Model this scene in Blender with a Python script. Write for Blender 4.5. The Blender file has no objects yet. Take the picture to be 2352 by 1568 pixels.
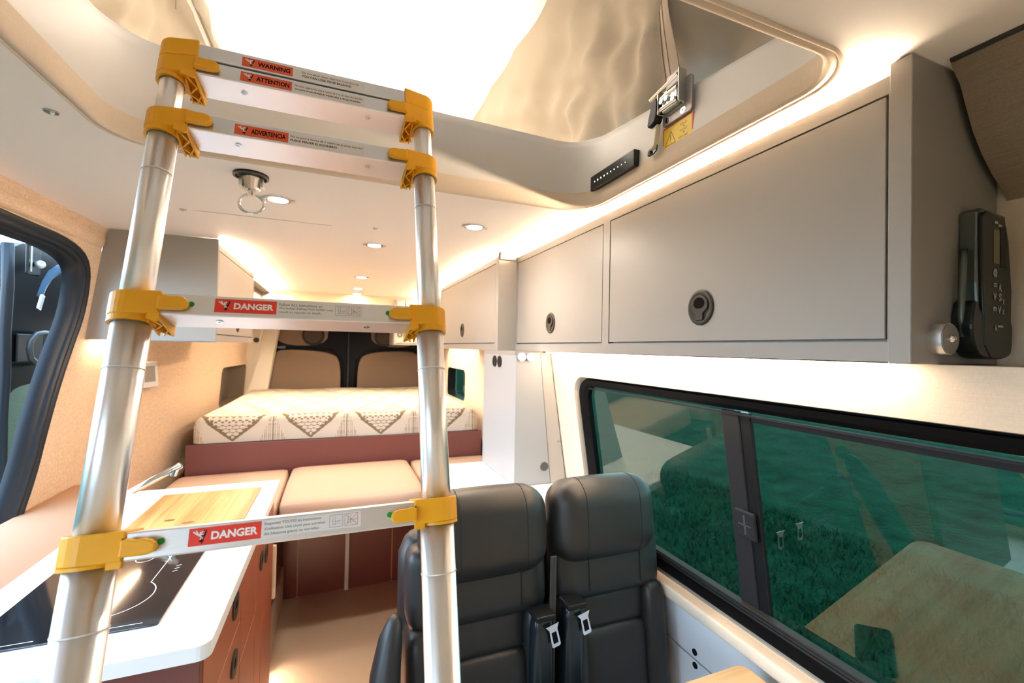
import bpy, bmesh, math, random
from mathutils import Vector, Matrix, Euler
random.seed(7)
S = bpy.context.scene
C = bpy.data.collections.new('camper_van'); S.collection.children.link(C)
R = math.radians
PI = math.pi

# ------------------------------------------------------------------ camera
F_PX, YAW, PITCH, ROLL = 1013.84, 0.376263, 0.0159431, 0.0196382
CAM = Vector((0, 0, 1.45))
fw = Vector((math.sin(YAW)*math.cos(PITCH), math.cos(YAW)*math.cos(PITCH), math.sin(PITCH)))
r0 = Vector((math.cos(YAW), -math.sin(YAW), 0)); u0 = r0.cross(fw)
rt = r0*math.cos(ROLL) + u0*math.sin(ROLL); up = -r0*math.sin(ROLL) + u0*math.cos(ROLL)
cd = bpy.data.cameras.new('camera'); cam = bpy.data.objects.new('camera', cd); C.objects.link(cam)
cam.matrix_world = Matrix(((rt.x, up.x, -fw.x, CAM.x), (rt.y, up.y, -fw.y, CAM.y), (rt.z, up.z, -fw.z, CAM.z), (0, 0, 0, 1)))
cd.sensor_width = 36; cd.lens = F_PX*36/2352; cd.clip_start = 0.01; cd.clip_end = 200
cd.dof.use_dof = True; cd.dof.focus_distance = 0.85; cd.dof.aperture_fstop = 5.0
S.camera = cam
# ------------------------------------------------------------------ world, daylight, exposure
W = bpy.data.worlds.new('dusk_sky'); S.world = W; W.use_nodes = True
wn = W.node_tree; wn.nodes.clear()
wo = wn.nodes.new('ShaderNodeOutputWorld'); bg = wn.nodes.new('ShaderNodeBackground')
tcw = wn.nodes.new('ShaderNodeTexCoord'); sepw = wn.nodes.new('ShaderNodeSeparateXYZ')
rw = wn.nodes.new('ShaderNodeValToRGB')
rw.color_ramp.elements[0].position = 0.0; rw.color_ramp.elements[0].color = (0.58, 0.76, 0.90, 1)
rw.color_ramp.elements[1].position = 0.7; rw.color_ramp.elements[1].color = (0.34, 0.54, 0.80, 1)
wn.links.new(tcw.outputs['Generated'], sepw.inputs[0]); wn.links.new(sepw.outputs['Z'], rw.inputs[0])
wn.links.new(rw.outputs[0], bg.inputs[0]); bg.inputs[1].default_value = 4.5
wn.links.new(bg.outputs[0], wo.inputs[0])
S.view_settings.view_transform = 'Standard'; S.view_settings.look = 'None'
S.view_settings.exposure = 1.52; S.view_settings.gamma = 1.0
S.view_settings.use_curve_mapping = False
S.cycles.use_denoising = True
S.cycles.max_bounces = 10; S.cycles.diffuse_bounces = 6; S.cycles.glossy_bounces = 6; S.cycles.transmission_bounces = 8
S.cycles.sample_clamp_indirect = 6.0
S.cycles.caustics_reflective = False; S.cycles.caustics_refractive = False
# strengths of the van's own lamps (warm LEDs)
LED = 29.0      # cove strips on and under the cabinets
PUCK = 260.0     # ceiling puck lights
WARM = (1.0, 0.77, 0.55)
WARM2 = (1.0, 0.85, 0.70)

def area(name, loc, rot, sx, sy, power, color):
    l = bpy.data.lights.new(name, 'AREA'); l.shape = 'RECTANGLE'; l.size = sx; l.size_y = sy
    l.energy = power; l.color = color
    o = bpy.data.objects.new(name, l); o.location = loc; o.rotation_euler = rot; C.objects.link(o); return o
# pop-top LED panel lying on the roof deck behind the hatch, shining up
area('poptop_lamp', (0.10, 1.85, 2.10), (PI, 0, 0), 0.55, 1.1, 6.0, (1.0, 0.90, 0.80)).data.spread = R(85)

# ------------------------------------------------------------------ materials
MATS = {}
def mat(name, col, rough=0.5, metal=0.0, noise=None, bump=None, emit=None, spec=None, coat=None, vcol=False):
    m = bpy.data.materials.new(name); m.use_nodes = True
    nt = m.node_tree; b = nt.nodes['Principled BSDF']
    b.inputs['Base Color'].default_value = (*col, 1); b.inputs['Roughness'].default_value = rough
    b.inputs['Metallic'].default_value = metal
    if spec is not None: b.inputs['Specular IOR Level'].default_value = spec
    if coat is not None: b.inputs['Coat Weight'].default_value = coat; b.inputs['Coat Roughness'].default_value = 0.08
    if emit: b.inputs['Emission Color'].default_value = (*emit[0], 1); b.inputs['Emission Strength'].default_value = emit[1]
    tc = nt.nodes.new('ShaderNodeTexCoord')
    if vcol:
        a = nt.nodes.new('ShaderNodeAttribute'); a.attribute_name = 'Col'; nt.links.new(a.outputs['Color'], b.inputs['Base Color'])
    if noise:   # (scale, strength, (sx, sy, sz)) mottles the colour
        mp = nt.nodes.new('ShaderNodeMapping'); mp.inputs['Scale'].default_value = noise[2] if len(noise) > 2 else (1, 1, 1)
        n = nt.nodes.new('ShaderNodeTexNoise'); n.inputs['Scale'].default_value = noise[0]; n.inputs['Detail'].default_value = 5
        mx = nt.nodes.new('ShaderNodeMix'); mx.data_type = 'RGBA'
        k = noise[1]
        mx.inputs[6].default_value = (*[max(0, c*(1-k)) for c in col], 1); mx.inputs[7].default_value = (*[min(1, c*(1+k)) for c in col], 1)
        nt.links.new(tc.outputs['Object'], mp.inputs[0]); nt.links.new(mp.outputs[0], n.inputs['Vector'])
        nt.links.new(n.outputs['Fac'], mx.inputs[0]); nt.links.new(mx.outputs[2], b.inputs['Base Color'])
    if bump:    # (scale, strength, distance, (sx, sy, sz))
        mp = nt.nodes.new('ShaderNodeMapping'); mp.inputs['Scale'].default_value = bump[3] if len(bump) > 3 else (1, 1, 1)
        n = nt.nodes.new('ShaderNodeTexNoise'); n.inputs['Scale'].default_value = bump[0]; n.inputs['Detail'].default_value = 3
        bp = nt.nodes.new('ShaderNodeBump'); bp.inputs['Strength'].default_value = bump[1]; bp.inputs['Distance'].default_value = bump[2]
        nt.links.new(tc.outputs['Object'], mp.inputs[0]); nt.links.new(mp.outputs[0], n.inputs['Vector'])
        nt.links.new(n.outputs['Fac'], bp.inputs['Height']); nt.links.new(bp.outputs[0], b.inputs['Normal'])
    MATS[name] = m; return m

def fabric(name, col, k=0.11):
    """linen weave: crossed stretched noises for colour and relief"""
    m = mat(name, col, 0.95, spec=0.1); nt = m.node_tree; b = nt.nodes['Principled BSDF']
    tc = nt.nodes.new('ShaderNodeTexCoord'); outs = []
    for sc in ((60, 25, 900), (900, 320, 60)):
        mp = nt.nodes.new('ShaderNodeMapping'); mp.inputs['Scale'].default_value = sc
        n = nt.nodes.new('ShaderNodeTexNoise'); n.inputs['Scale'].default_value = 1.0; n.inputs['Detail'].default_value = 2
        nt.links.new(tc.outputs['Object'], mp.inputs[0]); nt.links.new(mp.outputs[0], n.inputs['Vector']); outs.append(n)
    mx = nt.nodes.new('ShaderNodeMath'); mx.operation = 'MULTIPLY'
    nt.links.new(outs[0].outputs['Fac'], mx.inputs[0]); nt.links.new(outs[1].outputs['Fac'], mx.inputs[1])
    rp = nt.nodes.new('ShaderNodeValToRGB')
    rp.color_ramp.elements[0].position = 0.12; rp.color_ramp.elements[0].color = (*[c*(1-2*k) for c in col], 1)
    rp.color_ramp.elements[1].position = 0.36; rp.color_ramp.elements[1].color = (*[min(1, c*(1+k)) for c in col], 1)
    nt.links.new(mx.outputs[0], rp.inputs[0]); nt.links.new(rp.outputs[0], b.inputs['Base Color'])
    bp = nt.nodes.new('ShaderNodeBump'); bp.inputs['Strength'].default_value = 0.25; bp.inputs['Distance'].default_value = 0.002
    nt.links.new(mx.outputs[0], bp.inputs['Height']); nt.links.new(bp.outputs[0], b.inputs['Normal'])
    return m

def wood(name, c1, c2, along=1):
    m = mat(name, c1, 0.4, spec=0.3); nt = m.node_tree; b = nt.nodes['Principled BSDF']
    tc = nt.nodes.new('ShaderNodeTexCoord'); mp = nt.nodes.new('ShaderNodeMapping')
    mp.inputs['Scale'].default_value = [(4, 60, 60), (60, 4, 60), (60, 60, 4)][along]
    n = nt.nodes.new('ShaderNodeTexNoise'); n.inputs['Scale'].default_value = 1.0; n.inputs['Detail'].default_value = 6; n.inputs['Distortion'].default_value = 0.6
    mp2 = nt.nodes.new('ShaderNodeMapping'); mp2.inputs['Scale'].default_value = [(0.3, 24, 1), (24, 0.3, 1), (24, 24, .3)][along]
    n2 = nt.nodes.new('ShaderNodeTexNoise'); n2.inputs['Scale'].default_value = 1.0; n2.inputs['Detail'].default_value = 0
    ad = nt.nodes.new('ShaderNodeMath'); ad.operation = 'ADD'
    md = nt.nodes.new('ShaderNodeMath'); md.operation = 'MULTIPLY'; md.inputs[1].default_value = 0.5
    rp = nt.nodes.new('ShaderNodeValToRGB'); rp.color_ramp.elements[0].position = 0.36; rp.color_ramp.elements[0].color = (*c2, 1)
    rp.color_ramp.elements[1].position = 0.62; rp.color_ramp.elements[1].color = (*c1, 1)
    for a_, b_ in ((mp, n), (mp2, n2)):
        nt.links.new(tc.outputs['Object'], a_.inputs[0]); nt.links.new(a_.outputs[0], b_.inputs['Vector'])
    nt.links.new(n.outputs['Fac'], ad.inputs[0]); nt.links.new(n2.outputs['Fac'], ad.inputs[1]); nt.links.new(ad.outputs[0], md.inputs[0])
    nt.links.new(md.outputs[0], rp.inputs[0]); nt.links.new(rp.outputs[0], b.inputs['Base Color'])
    return m

ceil_m = mat('ceiling_skin', (0.92, 0.87, 0.81), 0.7, bump=(500, 0.05, 0.001))
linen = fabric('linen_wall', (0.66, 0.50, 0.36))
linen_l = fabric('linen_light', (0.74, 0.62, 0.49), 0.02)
grey_cab = mat('grey_laminate', (0.30, 0.28, 0.258), 0.42, bump=(700, 0.04, 0.0005))
white_lam = mat('white_laminate', (0.70, 0.71, 0.74), 0.35); tall_m = mat('pale_column_laminate', (0.36, 0.37, 0.385), 0.4, spec=0.3)
pillar_m = mat('pillar_cream', (0.72, 0.66, 0.56), 0.6)
terra = mat('terracotta_laminate', (0.34, 0.115, 0.065), 0.35, noise=(3, 0.06))
plum = mat('plum_laminate', (0.155, 0.050, 0.043), 0.35)
counter_m = mat('white_worktop', (0.88, 0.88, 0.88), 0.3)
black_glass = mat('black_ceran', (0.012, 0.012, 0.014), 0.05, coat=0.6)
white_print = mat('white_print', (0.85, 0.85, 0.85), 0.5)
board_m = wood('cutting_board_wood', (0.58, 0.34, 0.12), (0.36, 0.175, 0.045), 1)
table_m = wood('bamboo_table', (0.78, 0.52, 0.28), (0.60, 0.36, 0.17), 0)
chrome = mat('chrome', (0.8, 0.8, 0.8), 0.12, 1.0)
alu = mat('brushed_aluminium', (0.90, 0.90, 0.91), 0.36, 1.0)
_nt = alu.node_tree; _tg = _nt.nodes.new('ShaderNodeTangent'); _tg.direction_type = 'RADIAL'; _tg.axis = 'Z'
_nt.nodes['Principled BSDF'].inputs['Anisotropic'].default_value = 0.8; _nt.nodes['Principled BSDF'].inputs['Anisotropic Rotation'].default_value = 0.25
_nt.links.new(_tg.outputs[0], _nt.nodes['Principled BSDF'].inputs['Tangent'])
alu_r = mat('rung_aluminium', (0.84, 0.84, 0.85), 0.38, 0.85, bump=(1, 0.15, 0.0008, (3, 1500, 1500)))
dark_groove = mat('dark_groove', (0.05, 0.045, 0.04), 0.6)
orange = mat('orange_plastic', (0.88, 0.43, 0.020), 0.42, noise=(40, 0.06), spec=0.35)
red_lab = mat('red_label', (0.80, 0.045, 0.022), 0.45)
red_lab2 = mat('orange_red_label', (0.74, 0.10, 0.035), 0.45)
white_lab = mat('white_label', (0.78, 0.76, 0.74), 0.4)
ink = mat('black_ink', (0.010, 0.008, 0.008), 0.8, spec=0.03)
grey_ink = mat('grey_ink', (0.13, 0.13, 0.15), 0.6)
white_ink = mat('white_ink', (0.9, 0.9, 0.9), 0.5)
red_ink = mat('red_ink', (0.6, 0.03, 0.03), 0.5)
green = mat('green_dot', (0.0, 0.30, 0.06), 0.4)
leather = mat('black_leather', (0.018, 0.0175, 0.018), 0.42, bump=(420, 0.12, 0.0008), spec=0.40)
stitch = mat('seam_thread', (0.006, 0.006, 0.007), 0.8)
blackpl = mat('black_plastic', (0.010, 0.010, 0.011), 0.4, spec=0.2)
latch_m = mat('bronze_grey_plastic', (0.045, 0.040, 0.031), 0.45, spec=0.18, bump=(900, 0.08, 0.0004))
rubber = mat('rubber_seal', (0.010, 0.014, 0.020), 0.38, spec=0.28)
winframe = mat('black_window_frame', (0.004, 0.004, 0.0045), 0.5, spec=0.05)
winbar = mat('window_divider_grey', (0.022, 0.022, 0.024), 0.5, spec=0.08)
black_paint = mat('black_body_paint', (0.006, 0.0065, 0.008), 0.25, spec=0.07)
door_tan = mat('door_panel_tan', (0.16, 0.11, 0.073), 0.85)
cushion_m = mat('tan_upholstery', (0.50, 0.36, 0.27), 0.8, bump=(600, 0.1, 0.001))
floor_m = mat('beige_vinyl', (0.72, 0.60, 0.44), 0.35, noise=(2.5, 0.04))
canvas = mat('tent_canvas', (0.46, 0.385, 0.29), 0.9, bump=(900, 0.12, 0.001))
roof_white = mat('poptop_roof_skin', (0.92, 0.90, 0.86), 0.8)
strap_m = mat('webbing_strap', (0.56, 0.45, 0.34), 0.85, bump=(1, 0.3, 0.001, (1200, 1200, 200)))
rimline = mat('hatch_liner_white', (0.74, 0.71, 0.68), 0.5)
handset_m = mat('handset_gloss', (0.014, 0.015, 0.014), 0.25, spec=0.3)
handset_s = mat('handset_side_grey', (0.13, 0.15, 0.145), 0.25, 0.6)
screen_m = mat('grey_screen', (0.16, 0.13, 0.08), 0.2)
steel = mat('zinc_steel', (0.62, 0.62, 0.58), 0.28, 1.0)
grey_plate = mat('grey_bracket', (0.34, 0.31, 0.29), 0.4, 0.3)
yellow_lab = mat('yellow_label', (0.90, 0.62, 0.02), 0.45)
sill_m = mat('sill_rail', (0.03, 0.028, 0.026), 0.45, spec=0.1)
trim_dark = fabric('taupe_headliner', (0.30, 0.235, 0.175), 0.08)
led_m = mat('led_strip', (1, 1, 1), 0.5, emit=(WARM, LED)); led_top = mat('led_strip_cove', (1, 1, 1), 0.5, emit=(WARM, LED*11))
led_low = mat('led_strip_toe_kick', (1, 1, 1), 0.5, emit=(WARM, 90))
puck_rear = mat('lamp_glow_rear', (1, 1, 1), 0.5, emit=(WARM2, PUCK*0.4))
puck_m = mat('lamp_glow', (1, 1, 1), 0.5, emit=(WARM2, PUCK))
spot_m = mat('reading_lamp_glow', (1, 1, 1), 0.5, emit=(WARM2, 9))
phone_m = mat('phone_glass', (0.01, 0.012, 0.012), 0.06, coat=1.0)
grass_m = mat('grass', (0.004, 0.034, 0.017), 0.95, noise=(3.0, 1.0, (1, 1, 1)), bump=(18, 1.0, 0.08), spec=0.05)
grass_b = mat('grass_blade', (0.006, 0.048, 0.022), 0.8, noise=(2.2, 1.0), spec=0.1)
seam_m = mat('ceiling_seam', (0.50, 0.44, 0.39), 0.8)
blue_metal = mat('blue_channel_metal', (0.05, 0.14, 0.26), 0.25, 0.5)  # even blue for the curved channel under the hinge arm
# tinted glass with a real mirror coat on both faces
glass = bpy.data.materials.new('tinted_glass'); glass.use_nodes = True
gn = glass.node_tree; gn.nodes.clear()
go = gn.nodes.new('ShaderNodeOutputMaterial'); gt = gn.nodes.new('ShaderNodeBsdfTransparent'); gg = gn.nodes.new('ShaderNodeBsdfGlossy')
gf = gn.nodes.new('ShaderNodeFresnel'); geo_ = gn.nodes.new('ShaderNodeNewGeometry'); mi = gn.nodes.new('ShaderNodeMapRange')
mi.inputs['To Min'].default_value = 1.85; mi.inputs['To Max'].default_value = 1/1.85     # same mirror strength from inside and outside
gn.links.new(geo_.outputs['Backfacing'], mi.inputs['Value']); gn.links.new(mi.outputs[0], gf.inputs['IOR'])
gm = gn.nodes.new('ShaderNodeMixShader'); gt.inputs[0].default_value = (0.44, 0.55, 0.49, 1); gg.inputs['Roughness'].default_value = 0.0
gn.links.new(gf.outputs[0], gm.inputs[0]); gn.links.new(gt.outputs[0], gm.inputs[1]); gn.links.new(gg.outputs[0], gm.inputs[2]); gn.links.new(gm.outputs[0], go.inputs[0])

# ------------------------------------------------------------------ helpers
def obj(name, bm, m, parent=None, label=None, smooth=False, local=False, kind=None):
    me = bpy.data.meshes.new(name); bm.normal_update(); bm.to_mesh(me); bm.free()
    for mm in (m if isinstance(m, (list, tuple)) else [m]): me.materials.append(mm)
    if smooth:
        for p in me.polygons: p.use_smooth = True
    o = bpy.data.objects.new(name, me); C.objects.link(o)
    if parent:
        o.parent = parent
        if not local and parent.type == 'EMPTY':
            o.matrix_parent_inverse = Matrix.LocRotScale(parent.location, parent.rotation_euler, None).inverted()
    if label: o['label'] = label
    if kind: o['kind'] = kind
    return o
def tag(o, label, cat, group=None):
    o['label'] = label; o['category'] = cat
    if group: o['group'] = group
    return o
def thing(name, label, cat, loc=(0, 0, 0), rot=(0, 0, 0), group=None):
    o = bpy.data.objects.new(name, None); C.objects.link(o); o.empty_display_size = 0.02
    o.location = loc; o.rotation_euler = rot
    return tag(o, label, cat, group)
def struct(name, bm, m, smooth=False, label=None):
    return obj(name, bm, m, None, label, smooth, kind='structure')
def B(): return bmesh.new()
def box(bm, x0, x1, y0, y1, z0, z1, bev=0.0, seg=2, M=None):
    vs = [bm.verts.new((x, y, z)) for x in (x0, x1) for y in (y0, y1) for z in (z0, z1)]
    q = [(0, 1, 3, 2), (4, 6, 7, 5), (0, 4, 5, 1), (2, 3, 7, 6), (0, 2, 6, 4), (1, 5, 7, 3)]
    fs = [bm.faces.new([vs[i] for i in f]) for f in q]
    if bev > 0:
        es = list({e for f in fs for e in f.edges})
        r = bmesh.ops.bevel(bm, geom=es, offset=bev, segments=seg, profile=0.5, affect='EDGES')
        vs = list({v for f in r['faces'] for v in f.verts} | {v for v in vs if v.is_valid})
    if M is not None: bmesh.ops.transform(bm, matrix=M, verts=vs)
    return vs
def prism(bm, pts, axis, a, b, bev=0.0, M=None):
    """closed outline in the plane across `axis` (0:(y,z) 1:(x,z) 2:(x,y)), extruded from a to b"""
    def P(u, v, w): return (w, u, v) if axis == 0 else ((u, w, v) if axis == 1 else (u, v, w))
    A = [bm.verts.new(P(u, v, a)) for u, v in pts]; Bv = [bm.verts.new(P(u, v, b)) for u, v in pts]
    n = len(pts); fs = [bm.faces.new(A), bm.faces.new(Bv[::-1])]
    for i in range(n): fs.append(bm.faces.new((A[i], Bv[i], Bv[(i+1) % n], A[(i+1) % n])))
    bmesh.ops.recalc_face_normals(bm, faces=fs)
    vs = A + Bv
    if bev > 0:
        es = list({e for f in fs[:2] for e in f.edges})
        r = bmesh.ops.bevel(bm, geom=es, offset=bev, segments=2, profile=0.5, affect='EDGES')
        vs = list({v for f in r['faces'] for v in f.verts} | {v for v in vs if v.is_valid})
    if M is not None: bmesh.ops.transform(bm, matrix=M, verts=[v for v in vs if v.is_valid])
    return vs
def cyl(bm, p0, p1, r, seg=24, r2=None, caps=True):
    p0, p1 = Vector(p0), Vector(p1); d = (p1-p0); L = d.length; d.normalize()
    a = Vector((0, 0, 1)) if abs(d.z) < .9 else Vector((1, 0, 0)); u = d.cross(a).normalized(); v = d.cross(u)
    r2 = r if r2 is None else r2
    A = [bm.verts.new(p0 + (u*math.cos(t)+v*math.sin(t))*r) for t in [2*PI*i/seg for i in range(seg)]]
    Bv = [bm.verts.new(p1 + (u*math.cos(t)+v*math.sin(t))*r2) for t in [2*PI*i/seg for i in range(seg)]]
    fs = [bm.faces.new((A[i], A[(i+1) % seg], Bv[(i+1) % seg], Bv[i])) for i in range(seg)]
    if caps: fs += [bm.faces.new(A[::-1]), bm.faces.new(Bv)]
    bmesh.ops.recalc_face_normals(bm, faces=fs)
def annulus(bm, c, axis, r0_, r1_, h, seg=32):
    """flat ring round `c`, thickness h along axis vector"""
    c = Vector(c); d = Vector(axis).normalized(); a = Vector((0, 0, 1)) if abs(d.z) < .9 else Vector((1, 0, 0)); u = d.cross(a).normalized(); v = d.cross(u)
    L = []
    for rr, hh in ((r0_, 0), (r1_, 0), (r1_, h), (r0_, h)):
        L.append([bm.verts.new(c + d*hh + (u*math.cos(t)+v*math.sin(t))*rr) for t in [2*PI*i/seg for i in range(seg)]])
    fs = []
    for k in range(4):
        P, Q = L[k], L[(k+1) % 4]
        for i in range(seg): fs.append(bm.faces.new((P[i], P[(i+1) % seg], Q[(i+1) % seg], Q[i])))
    bmesh.ops.recalc_face_normals(bm, faces=fs)
def tube(bm, pts, r, seg=10, closed=False):
    pts = [Vector(p) for p in pts]; n = len(pts); rings = []
    rr = r if isinstance(r, (list, tuple)) else [r]*n
    up_ = None
    for i, p in enumerate(pts):
        a = pts[(i-1) % n] if (i > 0 or closed) else p; b = pts[(i+1) % n] if (i < n-1 or closed) else p
        t = (b-a).normalized()
        if up_ is None: up_ = t.cross(Vector((0, 0, 1)) if abs(t.z) < .9 else Vector((1, 0, 0))).normalized()
        up_ = (up_ - t*up_.dot(t)).normalized(); v = t.cross(up_)
        rings.append([bm.verts.new(p + (up_*math.cos(q)+v*math.sin(q))*rr[i]) for q in [2*PI*j/seg for j in range(seg)]])
    fs = []
    for i in range(n if closed else n-1):
        P, Q = rings[i], rings[(i+1) % n]
        for j in range(seg): fs.append(bm.faces.new((P[j], P[(j+1) % seg], Q[(j+1) % seg], Q[j])))
    if not closed: fs += [bm.faces.new(rings[0][::-1]), bm.faces.new(rings[-1])]
    bmesh.ops.recalc_face_normals(bm, faces=fs)
def rrect(x0, x1, y0, y1, r, seg=6):
    rs = r if isinstance(r, (list, tuple)) else [r]*4
    out = []
    for (cx, cy, a0, k) in ((x1, y1, 0, 0), (x0, y1, 90, 1), (x0, y0, 180, 2), (x1, y0, 270, 3)):
        q = rs[k]; sx = -1 if cx == x1 else 1; sy = -1 if cy == y1 else 1
        for i in range(seg+1):
            t = R(a0 + 90*i/seg); out.append((cx + sx*q + q*math.cos(t), cy + sy*q + q*math.sin(t)))
    return out
def loft(bm, loops, closed=True, flip=False):
    V = [[bm.verts.new(p) for p in L] for L in loops]; n = len(V[0]); fs = []
    for a, b in zip(V[:-1], V[1:]):
        for i in range(n if closed else n-1):
            f = (a[i], a[(i+1) % n], b[(i+1) % n], b[i]); fs.append(bm.faces.new(f[::-1] if flip else f))
    return V, fs
def ring_plate(bm, inner, outer, P, steps=6):
    """plate between two closed outlines of equal count; P maps (u,v) to 3-D"""
    loops = []
    for k in range(steps+1):
        t = k/steps; loops.append([P(a[0]*(1-t)+b[0]*t, a[1]*(1-t)+b[1]*t) for a, b in zip(inner, outer)])
    return loft(bm, loops)
def to_rect(pts, x0, x1, y0, y1):
    """push every point of an outline out to a surrounding rectangle (radially); rectangle corners are kept"""
    cx = sum(p[0] for p in pts)/len(pts); cy = sum(p[1] for p in pts)/len(pts); out = []
    for x, y in pts:
        dx, dy = x-cx, y-cy; t = 1e9
        if dx > 1e-9: t = min(t, (x1-cx)/dx)
        if dx < -1e-9: t = min(t, (x0-cx)/dx)
        if dy > 1e-9: t = min(t, (y1-cy)/dy)
        if dy < -1e-9: t = min(t, (y0-cy)/dy)
        out.append([cx+dx*t, cy+dy*t])
    for c in ((x0, y0), (x0, y1), (x1, y0), (x1, y1)):
        k = min(range(len(out)), key=lambda i: (out[i][0]-c[0])**2 + (out[i][1]-c[1])**2); out[k] = list(c)
    return out
def holed(bm, hole, x0, x1, y0, y1, P, m=0.06, n=6):
    """rectangle with a hole: a ring close round the hole, then plain strips out to the edges"""
    a0 = max(x0, min(p[0] for p in hole)-m); a1 = min(x1, max(p[0] for p in hole)+m)
    b0 = max(y0, min(p[1] for p in hole)-m); b1 = min(y1, max(p[1] for p in hole)+m)
    ring_plate(bm, hole, to_rect(hole, a0, a1, b0, b1), P, 3)
    for (u0, u1, w0, w1) in ((x0, a0, y0, y1), (a1, x1, y0, y1), (a0, a1, y0, b0), (a0, a1, b1, y1)):
        if u1-u0 < 1e-6 or w1-w0 < 1e-6: continue
        nu = max(1, int((u1-u0)*n)); nw = max(1, int((w1-w0)*n*2))
        G = [[bm.verts.new(P(u0+(u1-u0)*i/nu, w0+(w1-w0)*j/nw)) for i in range(nu+1)] for j in range(nw+1)]
        for j in range(nw):
            for i in range(nu): bm.faces.new((G[j][i], G[j][i+1], G[j+1][i+1], G[j+1][i]))
def pillow(bm, x0, x1, y0, y1, z0, z1, n=10, k=0.5, p=3.2, M=None):
    """rounded upholstery block: superellipsoid-ish box"""
    cx, cy, cz = (x0+x1)/2, (y0+y1)/2, (z0+z1)/2; hx, hy, hz = (x1-x0)/2, (y1-y0)/2, (z1-z0)/2
    r = min(hx, hy, hz)*k
    t = bmesh.new(); bmesh.ops.create_cube(t, size=2.0)
    bmesh.ops.subdivide_edges(t, edges=t.edges[:], cuts=n, use_grid_fill=True)
    for v in t.verts:
        c = v.co.copy(); w = Vector((c.x*hx, c.y*hy, c.z*hz))
        q = Vector((max(-hx+r, min(hx-r, w.x)), max(-hy+r, min(hy-r, w.y)), max(-hz+r, min(hz-r, w.z))))
        d = w-q
        if d.length > 1e-9: w = q + d.normalized()*r
        v.co = w
    # soft bulge of the flat sides
    for v in t.verts:
        a, b, c = v.co.x/hx, v.co.y/hy, v.co.z/hz
        v.co.x += hx*0.02*a*(1-b*b)*(1-c*c)*p; v.co.y += hy*0.03*b*(1-a*a)*(1-c*c)*p; v.co.z += hz*0.02*c*(1-a*a)*(1-b*b)*p
        v.co += Vector((cx, cy, cz))
    if M is not None: bmesh.ops.transform(t, matrix=M, verts=t.verts[:])
    me = bpy.data.meshes.new('tmp'); t.to_mesh(me); t.free(); bm.from_mesh(me); bpy.data.meshes.remove(me)
def text_bm(bm, s, x0, x1, z0, z1, P, bold=0.0, shear=0.0):
    """lettering fitted to a box in a plane; P maps (u,v) to 3-D"""
    cu = bpy.data.curves.new('t', 'FONT'); cu.body = s; cu.size = 1; cu.offset = bold; cu.resolution_u = 3; cu.shear = shear
    o = bpy.data.objects.new('t', cu); C.objects.link(o)
    dg = bpy.context.evaluated_depsgraph_get(); me = bpy.data.meshes.new_from_object(o.evaluated_get(dg))
    bpy.data.objects.remove(o); bpy.data.curves.remove(cu)
    if not me.vertices: return
    xs = [v.co.x for v in me.vertices]; ys = [v.co.y for v in me.vertices]
    ax, bx, ay, by = min(xs), max(xs), min(ys), max(ys)
    for v in me.vertices:
        u = x0 + (v.co.x-ax)/(bx-ax)*(x1-x0); w = z0 + (v.co.y-ay)/max(1e-6, by-ay)*(z1-z0); v.co = P(u, w)
    bm.from_mesh(me); bpy.data.meshes.remove(me)
def strokes(bm, segs, w, P):
    for a, b in segs:
        a, b = Vector(a), Vector(b); d = (b-a); L = d.length
        if L < 1e-9: continue
        n = Vector((-d.y, d.x))/L*w/2; e = d/L*w*0.3
        vs = [bm.verts.new(P(*q)) for q in (a-e-n, b+e-n, b+e+n, a-e+n)]; bm.faces.new(vs)

# ================================================================== THE SHELL
CZ = 1.885                                   # ceiling height
HX0, HX1, HY0, HY1 = -0.445, 0.706, 0.425, 1.198   # roof hatch
# ---- floor
bm = B(); box(bm, -1.0, 1.0, -1.1, 4.7, -0.05, 0.0); struct('floor', bm, floor_m)
# ---- ceiling with the rounded hatch
hole = rrect(HX0, HX1, HY0, HY1, [0.10, 0.10, 0.12, 0.085], 8)
bm = B(); holed(bm, hole, -0.90, 1.0, -1.1, 4.7, lambda x, y: (x, y, CZ))
bmesh.ops.recalc_face_normals(bm, faces=bm.faces[:])
holed(bm, hole, -0.90, 1.0, -1.1, 4.7, lambda x, y: (x, y, CZ+0.02))
ceiling = struct('ceiling', bm, ceil_m)
# ---- hatch liner: padded fabric ring below, smooth panel above
def ztop(x, y):
    t = max(0, min(1, (y-0.80)/0.36)); t = t*t*(3-2*t); return 2.012 + 0.082*t + (0.02 if x < -0.3 else 0)
hl = rrect(HX0, HX1, HY0, HY1, [0.10, 0.10, 0.12, 0.085], 12)
cxh, cyh = (HX0+HX1)/2, (HY0+HY1)/2
def off(p, d):
    L = math.hypot(p[0]-cxh, p[1]-cyh); return (p[0] + (p[0]-cxh)/L*d, p[1] + (p[1]-cyh)/L*d)
bm = B()
prof = [(0.016, CZ-0.001), (0.010, CZ-0.005), (0.002, CZ-0.005), (-0.002, CZ+0.002), (-0.001, CZ+0.02), (0.004, CZ+0.045)]
loft(bm, [[(*off(p, d), z) for p in hl] for d, z in prof]); bmesh.ops.recalc_face_normals(bm, faces=bm.faces[:])
struct('trim_1', bm, linen_l, True, 'padded fabric edging round the roof hatch')
bm = B()
loops = []
for d, f in ((0.004, 0), (0.006, 0.25), (0.010, 0.55), (0.013, 0.85), (0.018, 1.0), (0.05, 1.0)):
    L = []
    for p in hl:
        z0 = CZ+0.043; z1 = ztop(*p); L.append((*off(p, d), z0+(z1-z0)*f))
    loops.append(L)
loft(bm, loops); bmesh.ops.recalc_face_normals(bm, faces=bm.faces[:])
struct('trim_2', bm, rimline, True, 'smooth pale upper liner of the roof hatch')
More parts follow.
